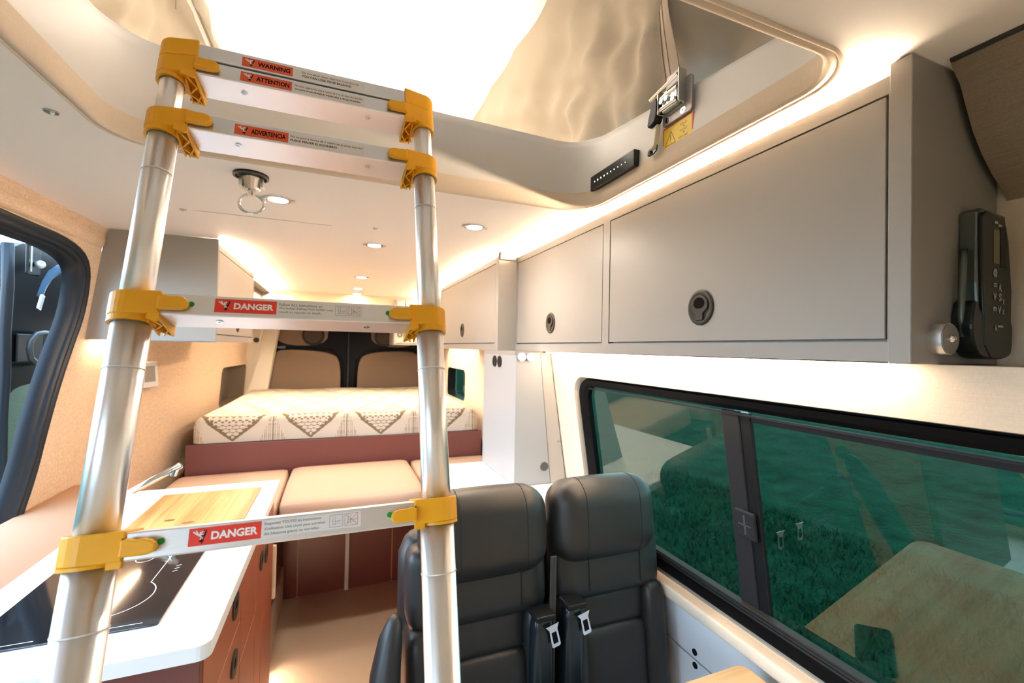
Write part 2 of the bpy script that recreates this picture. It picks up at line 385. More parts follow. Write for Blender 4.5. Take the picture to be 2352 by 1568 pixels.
# piping bead just outside the hatch on the ceiling
bm = B(); bead = [(*off(p, 0.022), CZ-0.001) for p in hl]; tube(bm, bead, 0.0035, 6, True)
struct('trim_3', bm, linen_l, True, 'thin piping bead round the hatch on the ceiling')
# metal ledge on top of the right hatch wall
bm = B(); box(bm, 0.728, 0.775, 0.35, 1.02, 2.012, 2.026, 0.002); struct('trim_4', bm, mat('ledge_taupe', (0.32, 0.25, 0.19), 0.6), False, 'taupe ledge above the hatch wall')

# ---- side walls
def prof_l(z):
    pts = [(0, -0.95), (0.9, -0.93), (1.45, -0.896), (1.72, -0.862), (1.80, -0.85), (1.90, -0.842)]
    for (a, xa), (b, xb) in zip(pts[:-1], pts[1:]):
        if z <= b: return xa+(xb-xa)*(z-a)/(b-a)
    return pts[-1][1]
def XL(y, z):
    t = max(0, min(1, (y-2.25)/0.85)); t = t*t*(3-2*t)
    return prof_l(z) + 0.13*t*(1 if z < 1.6 else max(0.35, 1-(z-1.6)*2.2)) + 0.05*max(0, y-3.5)
# opening for the sliding door, and the small rear window, as outlines in (y,z)
def chaikin(p, n=2):
    for _ in range(n):
        q = []
        for i in range(len(p)):
            a, b = p[i], p[(i+1) % len(p)]
            q += [(a[0]*.75+b[0]*.25, a[1]*.75+b[1]*.25), (a[0]*.25+b[0]*.75, a[1]*.25+b[1]*.75)]
        p = q
    return p
door_open = chaikin([(0.55, 1.80), (1.2, 1.80), (1.66, 1.787), (1.93, 1.785), (2.075, 1.735), (2.10, 1.60), (2.085, 1.48), (2.02, 1.33), (1.965, 1.15), (1.93, 1.0), (1.87, 0.86), (1.80, 0.70), (1.74, 0.45), (1.72, 0.15), (1.60, 0.06), (0.9, 0.06), (0.55, 0.10), (0.50, 0.9)], 2)
bm = B()
daylight_win = rrect(-0.95, 0.22, 0.86, 1.50, 0.10, 6)  # unseen front window opening, added to bring daylight onto the ladder rungs
holed(bm, daylight_win, -1.1, 0.42, 0.0, CZ+0.01, lambda y, z: (XL(y, z), y, z))
holed(bm, door_open, 0.42, 2.6, 0.0, CZ+0.01, lambda y, z: (XL(y, z), y, z))
# rear stretch of the wall with the niche window
nich = rrect(3.72, 4.42, 0.98, 1.27, 0.05, 6)
holed(bm, nich, 2.6, 4.66, 0.0, CZ+0.01, lambda y, z: (XL(y, z), y, z))
bmesh.ops.recalc_face_normals(bm, faces=bm.faces[:])
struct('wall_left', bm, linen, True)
# reveal of the niche window
bm = B(); loft(bm, [[(XL(y, z), y, z) for y, z in nich], [(-0.86, y, z) for y, z in nich]])
win3 = struct('window_3', bm, mat('niche_grey_brown', (0.20, 0.155, 0.11), 0.7), True, 'small dark side window niche at the left of the bed')
bm = B(); prism(bm, rrect(3.70, 4.44, 0.96, 1.29, 0.05, 6), 0, -0.872, -0.860); obj('blind_panel', bm, mat('blind_taupe', (0.13, 0.10, 0.075), 0.8), win3)
# right wall: liner with the window opening
TILT = R(9.0)
def RXW(z): return 0.878 + (1.06-z)*math.tan(TILT)
wopen = rrect(0.165, 1.478, 0.785, 1.352, 0.075, 6)
bm = B()
holed(bm, wopen, -1.1, 2.06, 0.70, 1.438, lambda y, z: (RXW(z), y, z))
box(bm, RXW(0.7), RXW(0.7)+0.02, -1.1, 2.06, 0.0, 0.70); box(bm, RXW(1.438), 1.0, -1.1, 2.06, 1.4382, 1.4386)
bmesh.ops.recalc_face_normals(bm, faces=bm.faces[:])
loft(bm, [[(RXW(z), y, z) for y, z in wopen], [(RXW(z)+0.012, y, z) for y, z in [((p[0]-.83)*.995+.83, (p[1]-1.065)*.99+1.065) for p in wopen]], [(RXW(z)+0.05, y, z) for y, z in [((p[0]-.83)*.985+.83, (p[1]-1.065)*.975+1.065) for p in wopen]]])
# behind the overhead cabinets the wall leans in to the ceiling
box(bm, 0.985, 1.0, -1.1, 4.7, 1.43, CZ+0.01)
niche_r = rrect(3.42, 4.02, 1.02, 1.27, 0.05, 6)
holed(bm, niche_r, 2.06, 4.66, 0.0, 1.50, lambda y, z: (0.955, y, z))
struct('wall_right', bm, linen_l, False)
bm = B(); loft(bm, [[(0.955, y, z) for y, z in niche_r], [(1.03, y, z) for y, z in niche_r]])
win4 = struct('window_4', bm, winframe, True, 'small dark side window at the right of the bed')
bm = B(); prism(bm, rrect(3.38, 4.06, 1.0, 1.29, 0.05, 6), 0, 1.03, 1.036); obj('glass_pane', bm, glass, win4)
# rear header board above the back doors
bm = B(); box(bm, -0.52, 0.985, 4.0, 4.03, 1.62, CZ); struct('wall_rear', bm, mat('header_tan', (0.52, 0.40, 0.28), 0.6))
# left front trim above the door: header fold
bm = B()
hp = [(-0.842, 1.884), (-0.848, 1.86), (-0.838, 1.835), (-0.842, 1.815), (-0.852, 1.80), (-0.90, 1.80)]
loft(bm, [[(x, y, z) for x, z in hp] for y in (0.4, 0.9, 1.4, 1.8, 2.15)], False)
struct('trim_5', bm, linen, True, 'fabric header above the sliding door opening')
# far right: curved taupe headliner in front of the overhead cabinets
bm = B()
hp = [(0.822, 1.886), (0.832, 1.872), (0.850, 1.855), (0.866, 1.825), (0.885, 1.792), (0.910, 1.762), (0.940, 1.735), (0.975, 1.712), (1.01, 1.67), (1.035, 1.60), (1.05, 1.50), (1.06, 1.40)]
loft(bm, [[(x + 0.0, y, z) for x, z in hp] for y in (0.362, 0.30, 0.2, 0.0, -0.4, -0.9)], False); bmesh.ops.recalc_face_normals(bm, faces=bm.faces[:])
struct('trim_6', bm, trim_dark, True, 'curved taupe headliner at the far right')
bm = B(); tube(bm, [(0.822, y, CZ-0.002) for y in (0.36, 0.2, 0.0, -0.4)], 0.004, 6); struct('trim_7', bm, dark_groove, True, 'dark joint between ceiling and side headliner')

# unseen curtain added behind the camera to keep out daylight from the cab
bm = B(); n_ = 80; loft(bm, [[(-0.95+1.95*i/n_, -1.08+0.025*math.sin(i*1.1), z) for i in range(n_+1)] for z in (0.0, CZ)], False)
struct('wall_front', bm, linen_l, True, 'unseen pleated curtain added to block daylight from the cab')
# ---- sliding door opening: rubber seal, and the slid-back door outside
def inset(pts, d):
    cx = sum(p[0] for p in pts)/len(pts); cy = sum(p[1] for p in pts)/len(pts); out = []
    n = len(pts)
    for i, p in enumerate(pts):
        a, b = pts[i-1], pts[(i+1) % n]; tx, ty = b[0]-a[0], b[1]-a[1]; L = math.hypot(tx, ty) or 1
        out.append((p[0] - ty/L*d*SG, p[1] + tx/L*d*SG))
    return out
ar = sum(door_open[i][0]*door_open[(i+1) % len(door_open)][1]-door_open[(i+1) % len(door_open)][0]*door_open[i][1] for i in range(len(door_open)))
SG = 1 if ar > 0 else -1
bm = B(); loops = []
for d, dx in ((-0.010, 0.002), (-0.006, 0.012), (0.006, 0.016), (0.010, 0.007), (0.013, 0.005), (0.017, 0.009), (0.024, 0.008), (0.028, -0.002), (0.031, -0.010), (0.036, -0.012), (0.039, -0.05)):
    loops.append([(XL(*q)+dx, *q) for q in inset(door_open, d)])
loft(bm, loops); bmesh.ops.recalc_face_normals(bm, faces=bm.faces[:])
door1 = struct('door_1', bm, rubber, True, 'black rubber seal round the open sliding door')

sd = thing('sliding_door', 'black sliding door slid back, seen through the open doorway at far left', 'door', (-1.15, 2.3, 0.05))
bm = B()
oo = chaikin([(2.16, 0.2), (2.17, 1.0), (2.19, 1.5), (2.24, 1.78), (2.40, 1.86), (3.3, 1.84), (3.4, 1.7), (3.42, 0.3), (3.3, 0.12), (2.25, 0.12)], 2)
ii = [(2.205+(p[0]-2.16)/1.26*1.05, 0.50+(p[1]-0.12)/1.74*0.775) for p in oo]
ring_plate(bm, ii, oo, lambda y, z: (-1.17, y, z), 2); ring_plate(bm, ii, oo, lambda y, z: (-1.23, y, z), 2)
loft(bm, [[(-1.17, *q) for q in oo], [(-1.23, *q) for q in oo]]); loft(bm, [[(-1.17, *q) for q in ii], [(-1.23, *q) for q in ii]])
bmesh.ops.recalc_face_normals(bm, faces=bm.faces[:])
obj('door_shell', bm, black_paint, sd, smooth=False)
bm = B(); prism(bm, ii, 0, -1.2025, -1.2020); obj('glass_pane', bm, glass, sd)
bm = B(); tube(bm, [(-1.13, 2.18+0.004*math.sin(t*3), 0.2+t*0.16) for t in range(11)], 0.018, 8); obj('edge_seal', bm, rubber, sd, smooth=True)
hb = B()
tube(hb, [(-1.14, 2.48, 1.475), (-1.125, 2.40, 1.478), (-1.12, 2.34, 1.470), (-1.12, 2.305, 1.44), (-1.12, 2.30, 1.41), (-1.12, 2.31, 1.375), (-1.12, 2.35, 1.352), (-1.125, 2.41, 1.345), (-1.14, 2.48, 1.348)], 0.010, 10)
obj('grab_handle', hb, mat('handle_dark_grey', (0.05, 0.055, 0.06), 0.35), sd, smooth=True)
bm = B(); box(bm, -1.168, -1.16, 2.31, 2.47, 1.36, 1.47, 0.004); obj('handle_recess', bm, mat('handle_recess_black', (0.008, 0.009, 0.011), 0.4), sd)
hg = thing('door_hinge_arm', 'metal hinge arm with two round rollers at the top of the sliding door', 'hinge', (-1.1, 2.3, 1.7))
bm = B(); box(bm, -1.125, -1.115, 2.26, 2.345, 1.70, 1.86, 0.006); obj('arm', bm, mat('hinge_black', (0.02, 0.024, 0.03), 0.25, 0.3), hg)
bm = B(); box(bm, -1.112, -1.108, 2.268, 2.276, 1.71, 1.86, 0.002); obj('arm_edge', bm, steel, hg)
for z in (1.745, 1.835):
    bm = B(); bmesh.ops.create_uvsphere(bm, u_segments=16, v_segments=10, radius=0.016, matrix=Matrix.Translation((-1.10, 2.305+(z-1.745)*0.25, z))); obj('roller', bm, mat('roller_%d' % int(z*1000), (0.7, 0.72, 0.72), 0.3, 0.6), hg, smooth=True)
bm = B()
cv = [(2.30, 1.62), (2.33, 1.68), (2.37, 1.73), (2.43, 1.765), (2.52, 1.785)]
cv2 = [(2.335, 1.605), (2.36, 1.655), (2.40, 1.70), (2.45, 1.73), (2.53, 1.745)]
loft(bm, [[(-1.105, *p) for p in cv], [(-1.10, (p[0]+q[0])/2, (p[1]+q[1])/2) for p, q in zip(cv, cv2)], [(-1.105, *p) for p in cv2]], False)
tag(obj('door_pillar_cap', bm, blue_metal, smooth=True), 'blue curved metal channel below the hinge arm', 'trim')
bm = B(); box(bm, -1.10, -1.09, 2.295, 2.318, 1.565, 1.63, 0.004, M=Matrix.Translation((0, 2.3, 1.6)) @ Matrix.Rotation(R(-22), 4, 'X') @ Matrix.Translation((0, -2.3, -1.6)))
tag(obj('door_striker', bm, chrome), 'bright metal striker plate on the door edge', 'latch')
bm = B(); tube(bm, [(-1.14, 2.22, 1.23), (-1.14, 2.20, 1.12), (-1.14, 2.17, 0.95), (-1.14, 2.155, 0.7)], 0.004, 6); obj('edge_cable', bm, steel, sd, smooth=True)

# ================================================================== GROUND OUTSIDE
bm = B(); bmesh.ops.create_grid(bm, x_segments=160, y_segments=160, size=40, matrix=Matrix.Translation((0, 2, -0.62)))
for v in bm.verts: v.co.z += 0.05*math.sin(v.co.x*2.3+v.co.y)*math.cos(v.co.y*1.7) + random.uniform(-0.03, 0.03)
struct('ground', bm, grass_m, True)
bm = B()
for i in range(26000):
    sd_ = random.random() < 0.75
    x = random.uniform(1.35, 5.5) if sd_ else random.uniform(-4.0, -1.35); y = random.uniform(-0.5, 6.0); 
    h = random.uniform(0.05, 0.13); w = random.uniform(0.006, 0.016); a = random.uniform(0, PI); z = -0.62+0.05*math.sin(x*2.3+y)*math.cos(y*1.7)-0.02
    dx, dy = math.cos(a)*w, math.sin(a)*w; lx, ly = random.uniform(-.06, .06), random.uniform(-.06, .06)
    v = [bm.verts.new(p) for p in ((x-dx, y-dy, z), (x+dx, y+dy, z), (x+lx, y+ly, z+h))]; bm.faces.new(v)
g = obj('grass', bm, grass_b, kind='stuff'); tag(g, 'dark green grass outside the van windows', 'grass')

# ================================================================== WINDOW (right)
MW = Matrix.Translation((0.8984, 0, 1.06)) @ Matrix.Rotation(-TILT, 4, 'Y') @ Matrix.Translation((-0.955, 0, -1.06))
def tiltw(bm): bmesh.ops.transform(bm, matrix=MW, verts=bm.verts[:]); return bm
fo = rrect(0.185, 1.440, 0.800, 1.347, 0.070, 8); fi = rrect(0.232, 1.398, 0.838, 1.326, 0.055, 8); fx = rrect(0.14, 1.50, 0.765, 1.375, 0.09, 8)
bm = B()
loft(bm, [[(0.962, *p) for p in fx], [(0.960, *p) for p in fo], [(0.940, *p) for p in fo], [(0.936, *p) for p in inset(fo, 0.004)], [(0.938, (a[0]+b[0])/2, (a[1]+b[1])/2) for a, b in zip(fo, fi)], [(0.944, *p) for p in fi], [(0.961, *p) for p in fi]])
bmesh.ops.recalc_face_normals(bm, faces=bm.faces[:])
win1 = struct('window_1', tiltw(bm), winframe, False, 'long black framed sliding window on the right wall')
bm = B()
box(bm, 0.9425, 0.950, 0.26, 1.38, 1.314, 1.318); box(bm, 0.9505, 0.957, 0.24, 0.744, 1.300, 1.311)
obj('upper_rail', tiltw(bm), winbar, win1)
bm = B()
for k, z in enumerate((0.826, 0.838, 0.850)): box(bm, 0.940-0.004*k, 0.950, 0.235, 1.388, z, z+0.006, 0.001, 1)
obj('lower_rail', tiltw(bm), sill_m, win1)
bm = B(); box(bm, 0.944, 0.956, 0.744, 0.792, 0.835, 1.322, 0.003); obj('divider_bar', tiltw(bm), winbar, win1)
bm = B(); box(bm, 0.9475, 0.9575, 0.716, 0.744, 0.835, 1.320, 0.002); obj('divider_seal', tiltw(bm), blackpl, win1)
bm = B(); box(bm, 0.935, 0.944, 0.722, 0.776, 1.026, 1.092, 0.004); lk = obj('window_lock', tiltw(bm), winbar, win1)
bm = B(); box(bm, 0.9342, 0.9352, 0.746, 0.751, 1.036, 1.082); box(bm, 0.9342, 0.9352, 0.732, 0.766, 1.057, 1.060); obj('lock_mark', tiltw(bm), mat('mark_grey', (0.05, 0.05, 0.055), 0.5), lk)
bm = B(); box(bm, 0.9585, 0.9589, 0.765, 1.398, 0.84, 1.327); obj('glass_pane', tiltw(bm), glass, win1)
bm = B(); box(bm, 0.9545, 0.9549, 0.232, 0.725, 0.84, 1.327); obj('glass_pane', tiltw(bm), glass, win1)
# sill ledge and lower side panel
bm = B(); box(bm, 0.888, 0.945, -0.3, 1.45, 0.750, 0.784, 0.006); struct('trim_8', bm, linen_l, True, 'padded ledge under the right window')
bm = B(); box(bm, 0.918, 0.929, -0.3, 1.56, 0.622, 0.738, 0.002); box(bm, 0.918, 0.929, -0.3, 1.56, 0.02, 0.617, 0.002)
lp = struct('trim_9', bm, white_lam, False, 'white lower side panel behind the seats')
for (y, z) in ((0.934, 0.640), (0.932, 0.606)):
    bm = B(); annulus(bm, (0.918, y, z), (-1, 0, 0), 0.004, 0.0085, 0.002, 16); cyl(bm, (0.9185, y, z), (0.9175, y, z), 0.0045, 12); obj('socket', bm, blackpl, lp)

# ================================================================== OVERHEAD CABINETS
def latch(parent, x, y, z, k=1.0, side=-1):
    """round recessed push latch on a face looking along `side` x"""
    s = side; rr = 0.040*k
    def P(u, v, w): return (x + s*w, y - s*u*0 + u, z + v)
    bm = B(); seg = 40
    loops = []
    for r_, w in ((1.0, 0.0), (1.0, 0.002), (0.93, 0.0042), (0.80, 0.0045), (0.74, 0.003)):
        loops.append([(x+s*w, y+rr*r_*math.cos(t)*0.93, z+rr*r_*math.sin(t)) for t in [2*PI*i/seg for i in range(seg)]])
    V, fs = loft(bm, loops); bm.faces.new(V[-1]); bmesh.ops.recalc_face_normals(bm, faces=bm.faces[:])
    h = obj('latch', bm, latch_m, parent, smooth=True)
    # bottle-shaped pull; the shade in its finger hole is a black patch
    out = []
    for i in range(13):
        t = R(-35 + 250*i/12); out.append((0.62*math.cos(t), 0.16+0.52*math.sin(t)))
    out += [(-0.27, -0.32), (-0.27, -0.66), (-0.20, -0.72), (0.20, -0.72), (0.27, -0.66), (0.27, -0.32)]
    bm = B(); prism(bm, [(y+a*rr, z+b*rr) for a, b in out], 0, x+s*0.0035, x+s*0.0062, 0.0008)
    pl = obj('pull', bm, latch_m, h, smooth=False)
    bm = B(); prism(bm, [(y+a*rr*1.1, z+b*rr*1.06+0.0005) for a, b in out], 0, x+s*0.0031, x+s*0.0039); obj('pull_gap', bm, blackpl, h)
    bm = B(); hole_ = [(0.40*math.cos(R(a)), 0.20+0.36*math.sin(R(a))*(1 if 0 <= a <= 180 else 0.75)) for a in range(0, 360, 20)]
    prism(bm, [(y+a*rr, z+b*rr) for a, b in hole_], 0, x+s*0.0058, x+s*0.0066); obj('finger_hole_shade', bm, ink, h)
    return h
def wall_cab(name, label, x, y0, y1, z0, z1, depth, doors, side=-1, endpanel=None, m=grey_cab, group=None, rail=(0.030, 0.027)):
    """overhead cabinet: `x` is the front face, opens along side*x"""
    t = thing(name, label, 'cabinet', (x-side*depth/2, (y0+y1)/2, z0), group=group)
    s = side; T = 0.018
    xs = sorted((x-s*T, x-s*depth))
    bm = B(); box(bm, xs[0], xs[1], y0+0.002, y1-0.002, z0+0.002, z1-0.002); obj('body', bm, m, t)
    fx = sorted((x, x-s*T))
    # face frame built of two rails and stiles
    bm = B(); ys = [y0] + [v for d in doors for v in d] + [y1]
    box(bm, fx[0], fx[1], y0, y1, z1-rail[1], z1); box(bm, fx[0], fx[1], y0, y1, z0, z0+rail[0])
    for a, b in zip(ys[0::2], ys[1::2]): box(bm, fx[0], fx[1], a, b, z0+rail[0], z1-rail[1])
    obj('face_frame', bm, m, t)
    for a, b in doors:
        g_ = 0.0035
        bm = B(); dx = sorted((x-s*0.0005, x-s*0.016)); box(bm, dx[0], dx[1], a+g_, b-g_, z0+rail[0]+g_*1.2, z1-rail[1]-g_*0.7, 0.0008, 1)
        d = obj('door', bm, m, t)
        yield_latches.append((t, d, a, b))
    if endpanel:
        ya, yb = endpanel; ex = sorted((x-s*(-0.002), x-s*depth))
        bm = B(); box(bm, ex[0], ex[1], ya, yb, z0-0.002, CZ-0.002, 0.001, 1); obj('end_panel', bm, m, t)
    return t
yield_latches = []
cabR = wall_cab('overhead_cabinet', 'long grey overhead cabinet with two lift doors above the right window', 0.754, 0.395, 1.868, 1.441, 1.867, 0.228, [(0.402, 1.124), (1.158, 1.852)], -1, (0.372, 0.400))
yield_latches[0] and latch(yield_latches[0][1], 0.7545, 0.763, 1.550); latch(yield_latches[1][1], 0.7545, 1.512, 1.550)
yield_latches.clear()
cabRR = wall_cab('overhead_cabinet', 'grey one-door overhead cabinet behind the right ladder pole', 0.670, 1.872, 3.08, 1.441, 1.867, 0.312, [(1.915, 3.045)], -1, (1.870, 1.886))
latch(yield_latches[0][1], 0.6705, 2.482, 1.550); yield_latches.clear()
bm = B(); box(bm, 0.672, 0.752, 1.862, 1.872, 1.85, 1.882, 0.002); obj('top_block', bm, grey_cab, cabRR)
t = thing('overhead_cabinet', 'small grey overhead cabinet with two latches beside the right rear door speaker', 'cabinet', (0.75, 4.0, 1.46))
bm = B(); box(bm, 0.46, 0.945, 3.965, 4.35, 1.462, 1.86, 0.003); obj('body', bm, grey_cab, t)
for x0_, x1_ in ((0.475, 0.545), (0.555, 0.93)):
    bm = B(); box(bm, x0_, x1_, 3.955, 3.964, 1.48, 1.85, 0.001, 1); d = obj('door', bm, grey_cab, t)
    bm = B(); annulus(bm, ((x0_+0.03) if x0_ < 0.5 else 0.62, 3.955, 1.55), (0, -1, 0), 0.010, 0.024, 0.004, 20); obj('latch', bm, latch_m, d)
cabL = wall_cab('overhead_cabinet', 'left overhead cabinet above the worktop with a plain blue-lit end panel', -0.474, 2.175, 3.03, 1.453, 1.867, 0.36, [(2.19, 3.01)], 1, (2.165, 2.176))
latch(yield_latches[0][1], -0.4745, 2.60, 1.545, 1.0, 1); yield_latches.clear()
# end panel of the left cabinet follows the leaning wall
bm = B(); prism(bm, [(-0.832, 1.453), (-0.832, 1.884), (-0.82, 1.884), (-0.90, 1.453)], 1, 2.165, 2.185)
prism(bm, [(-0.835, CZ-0.003), (-0.472, CZ-0.003), (-0.472, 1.455), (-0.905, 1.455)], 1, 2.160, 2.170); obj('side_panel', bm, grey_cab, cabL)
sh = thing('overhead_shelf', 'open shelf box, its inner shade a dark slab, behind the left overhead cabinet', 'shelf', (-0.7, 3.5, 1.6))
bm = B(); box(bm, -0.80, -0.50, 3.05, 3.95, 1.855, 1.867); obj('top', bm, grey_cab, sh)
bm = B(); box(bm, -0.80, -0.56, 3.05, 3.95, 1.60, 1.852); obj('shelf_shade', bm, mat('shelf_shadow_brown', (0.10, 0.075, 0.055), 0.8), sh)  # solid dark slab in place of the shade inside the open shelf
bm = B(); box(bm, -0.80, -0.50, 3.94, 3.96, 1.60, 1.867); obj('side', bm, grey_cab, sh)
bm = B(); prism(bm, [(-0.78, 0.90), (-0.70, 1.62), (-0.49, 1.62), (-0.565, 1.08), (-0.60, 0.90)], 1, 4.45, 4.56); prism(bm, [(-0.76, 1.3), (-0.70, 1.64), (-0.60, 1.64), (-0.64, 1.45), (-0.70, 1.3)], 1, 4.38, 4.45)
rp = struct('trim_10', bm, pillar_m, False, 'cream corner post left of the back doors')
bm = B(); annulus(bm, (-0.655, 4.37, 1.48), (0.3, -1, 0), 0.0, 0.022, 0.006, 14); obj('vent_knob', bm, blackpl, rp)

# ---- LED strips
def led(name, label, x0, x1, y0, y1, z0, z1, m=led_m):
    bm = B(); box(bm, x0, x1, y0, y1, z0, z1); return tag(obj(name, bm, m), label, 'light strip')
led('led_strip', 'warm light strip on top of the long right overhead cabinet', 0.757, 0.765, 0.41, 1.85, 1.8675, 1.8690, led_top)
led('led_strip', 'warm light strip on top of the right rear overhead cabinet', 0.673, 0.681, 1.90, 3.95, 1.8675, 1.8690, led_top)
led('led_strip', 'warm light strip on top of the left overhead cabinet', -0.485, -0.477, 2.19, 3.93, 1.8675, 1.8690, led_top)
led('led_strip', 'warm light strip under the long right overhead cabinet', 0.780, 0.792, 0.41, 1.60, 1.4355, 1.4380)
led('led_strip', 'warm light strip under the left overhead cabinet', -0.86, -0.845, 2.18, 2.62, 1.4495, 1.4525)
led('led_strip', 'warm toe-kick light strip at the foot of the kitchen unit', -0.268, -0.262, 1.05, 2.26, 0.050, 0.056, led_low)

# ---- handset in cradle and knob on the end panel
hs = thing('handset', 'black cordless handset standing in a charging cradle on the cabinet end', 'phone', (0.95, 0.34, 1.45))
def HS(u, v): return (u*0.935, 1.45+(v-1.45)*0.935)      # points measured on the panel, moved to the front plane of the set
front = [HS(*p) for p in [(0.930, 1.672), (0.944, 1.681), (1.000, 1.676), (1.012, 1.64), (1.022, 1.56), (1.020, 1.50), (0.995, 1.456), (0.958, 1.45), (0.940, 1.47), (0.934, 1.55)]]
bm = B(); prism(bm, front, 1, 0.3455, 0.350, 0.0015); obj('face', bm, handset_m, hs)
bm = B(); prism(bm, [(0.870, 1.665), (0.880, 1.672), (0.95, 1.668), (0.955, 1.51), (0.872, 1.51), (0.868, 1.56)], 1, 0.350, 0.372, 0.003); obj('body', bm, handset_s, hs)
bm = B(); prism(bm, chaikin([(0.847, 1.50), (0.850, 1.478), (0.862, 1.455), (0.885, 1.447), (0.955, 1.449), (0.962, 1.47), (0.962, 1.515), (0.90, 1.508), (0.876, 1.512), (0.862, 1.535), (0.853, 1.53)], 2), 1, 0.3465, 0.3715, 0.003); obj('cradle', bm, handset_m, hs)
bm = B(); tube(bm, [(0.858, 0.360, 1.610), (0.856, 0.360, 1.585), (0.852, 0.360, 1.55), (0.851, 0.360, 1.51), (0.853, 0.360, 1.48)], 0.0045, 8); obj('cradle_arm', bm, handset_s, hs, smooth=True)
bm = B(); q0, q1 = HS(0.965, 1.600), HS(0.982, 1.655); box(bm, q0[0], q1[0], 0.3448, 0.3460, q0[1], q1[1], 0.0004, 1); obj('screen', bm, screen_m, hs)
bm = B(); q0, q1 = HS(0.985, 1.595), HS(1.003, 1.662); box(bm, q0[0], q1[0], 0.3450, 0.3460, q0[1], q1[1]); obj('display_frame', bm, blackpl, hs)
key_m = mat('key_grey', (0.42, 0.41, 0.40), 0.5)
def key(ch, u0, u1, v0, v1, b=0.03):
    bm = B(); a_, b_ = HS(u0, v0), HS(u1, v1); text_bm(bm, ch, a_[0], b_[0], a_[1], b_[1], lambda u, v: Vector((u, 0.3449, v)), b); obj('key_mark', bm, key_m, hs)
key('@', 0.963, 0.975, 1.578, 1.592); key('=', 0.964, 0.974, 1.563, 1.569); key('A', 0.979, 0.988, 1.556, 1.569)
key('V', 0.963, 0.973, 1.541, 1.553); key('S', 0.979, 0.988, 1.541, 1.553); key('x', 0.991, 0.997, 1.536, 1.545)
key('m', 0.962, 0.973, 1.524, 1.531); key('V', 0.977, 0.987, 1.521, 1.533); key('x', 0.990, 0.997, 1.520, 1.528)
key('A', 0.967, 0.975, 1.492, 1.503); key('-', 0.977, 0.993, 1.499, 1.502); key('-', 0.967, 0.977, 1.664, 1.668); key('-', 0.978, 0.989, 1.660, 1.664)
kn = thing('knob', 'brushed silver round knob at the lower corner of the cabinet end', 'knob', (0.808, 0.35, 1.475))
bm = B(); cyl(bm, (0.812, 0.372, 1.476), (0.812, 0.356, 1.476), 0.0225, 40); obj('barrel', bm, alu, kn, smooth=False)
bm = B(); cyl(bm, (0.812, 0.3562, 1.476), (0.812, 0.3548, 1.476), 0.0215, 40); obj('face_plate', bm, mat('knob_grey', (0.30, 0.28, 0.26), 0.35, 0.7), kn)
bm = B(); bmesh.ops.create_uvsphere(bm, u_segments=16, v_segments=10, radius=0.006, matrix=Matrix.Translation((0.812, 0.354, 1.476))); obj('screw', bm, chrome, kn, smooth=True)
bm = B(); pillow(bm, 1.005, 1.06, 0.10, 0.28, 1.45, 1.63, 8, 0.9); tag(obj('belt_guide', bm, blackpl, smooth=True), 'dark rounded seat-belt guide cover at the far right edge', 'cover')

# ================================================================== TALL UNIT ON THE RIGHT COUNTER
bx = thing('storage_column', 'white column unit standing on the right worktop under the overhead cabinets', 'cabinet', (0.8, 1.85, 0.9))
bm = B(); box(bm, 0.665, 0.800, 1.640, 2.045, 0.902, 1.438, 0.001, 1); obj('body', bm, tall_m, bx)
bm = B(); prism(bm, [(0.664, 0.902), (0.825, 0.902), (0.768, 1.436), (0.664, 1.436)], 1, 1.630, 1.640, 0.001); obj('front_panel', bm, tall_m, bx)
bm = B(); prism(bm, [(0.8275, 0.902), (0.898, 0.902), (0.815, 1.436), (0.7705, 1.436)], 1, 1.633, 1.641, 0.001); obj('corner_panel', bm, mat('warm_white_panel', (0.42, 0.395, 0.37), 0.5), bx)
bm = B(); box(bm, 0.664, 0.78, 1.632, 2.04, 1.424, 1.440); obj('top_rail', bm, grey_cab, bx)
bm = B(); annulus(bm, (0.796, 1.630, 0.972), (0, -1, 0), 0.013, 0.018, 0.003, 24); cyl(bm, (0.796, 1.6305, 0.972), (0.796, 1.6285, 0.972), 0.0135, 24); obj('cable_grommet', bm, mat('grommet_grey', (0.10, 0.095, 0.09), 0.5), bx)
bm = B(); box(bm, 0.856, 0.862, 1.6315, 1.634, 1.068, 1.074); box(bm, 0.866, 0.872, 1.6315, 1.634, 1.066, 1.072); obj('usb_slots', bm, mat('slot_grey', (0.25, 0.24, 0.24), 0.5), bx)
for y in (1.888, 1.824):
    bm = B(); annulus(bm, (0.665, y, 1.392), (-1, 0, 0), 0.015, 0.025, 0.004, 24); cyl(bm, (0.665, y, 1.392), (0.6625, y, 1.392), 0.016, 20); obj('round_socket', bm, blackpl, bx)
for x in (0.684, 0.722):
    w = thing('reading_lamp', 'small round lit reading lamp, %s of the pair under the cabinet step' % ('left' if x < .7 else 'right'), 'lamp', (x, 1.62, 1.417), group='round reading lamps')
    bm = B(); cyl(bm, (x, 1.630, 1.417), (x, 1.618, 1.417), 0.0165, 24); obj('housing', bm, tall_m, w)
    bm = B(); cyl(bm, (x, 1.6178, 1.417), (x, 1.6155, 1.417), 0.0145, 24); obj('lens', bm, spot_m, w)
# right worktop and its base
cr = thing('side_counter', 'white side counter behind the black seats', 'counter', (0.68, 1.65, 0))
bm = B(); box(bm, 0.430, 0.898, 1.34, 2.050, 0.872, 0.9005, 0.003); obj('worktop', bm, counter_m, cr)
bm = B(); box(bm, 0.450, 0.885, 1.36, 2.04, 0.02, 0.871); obj('base', bm, plum, cr)

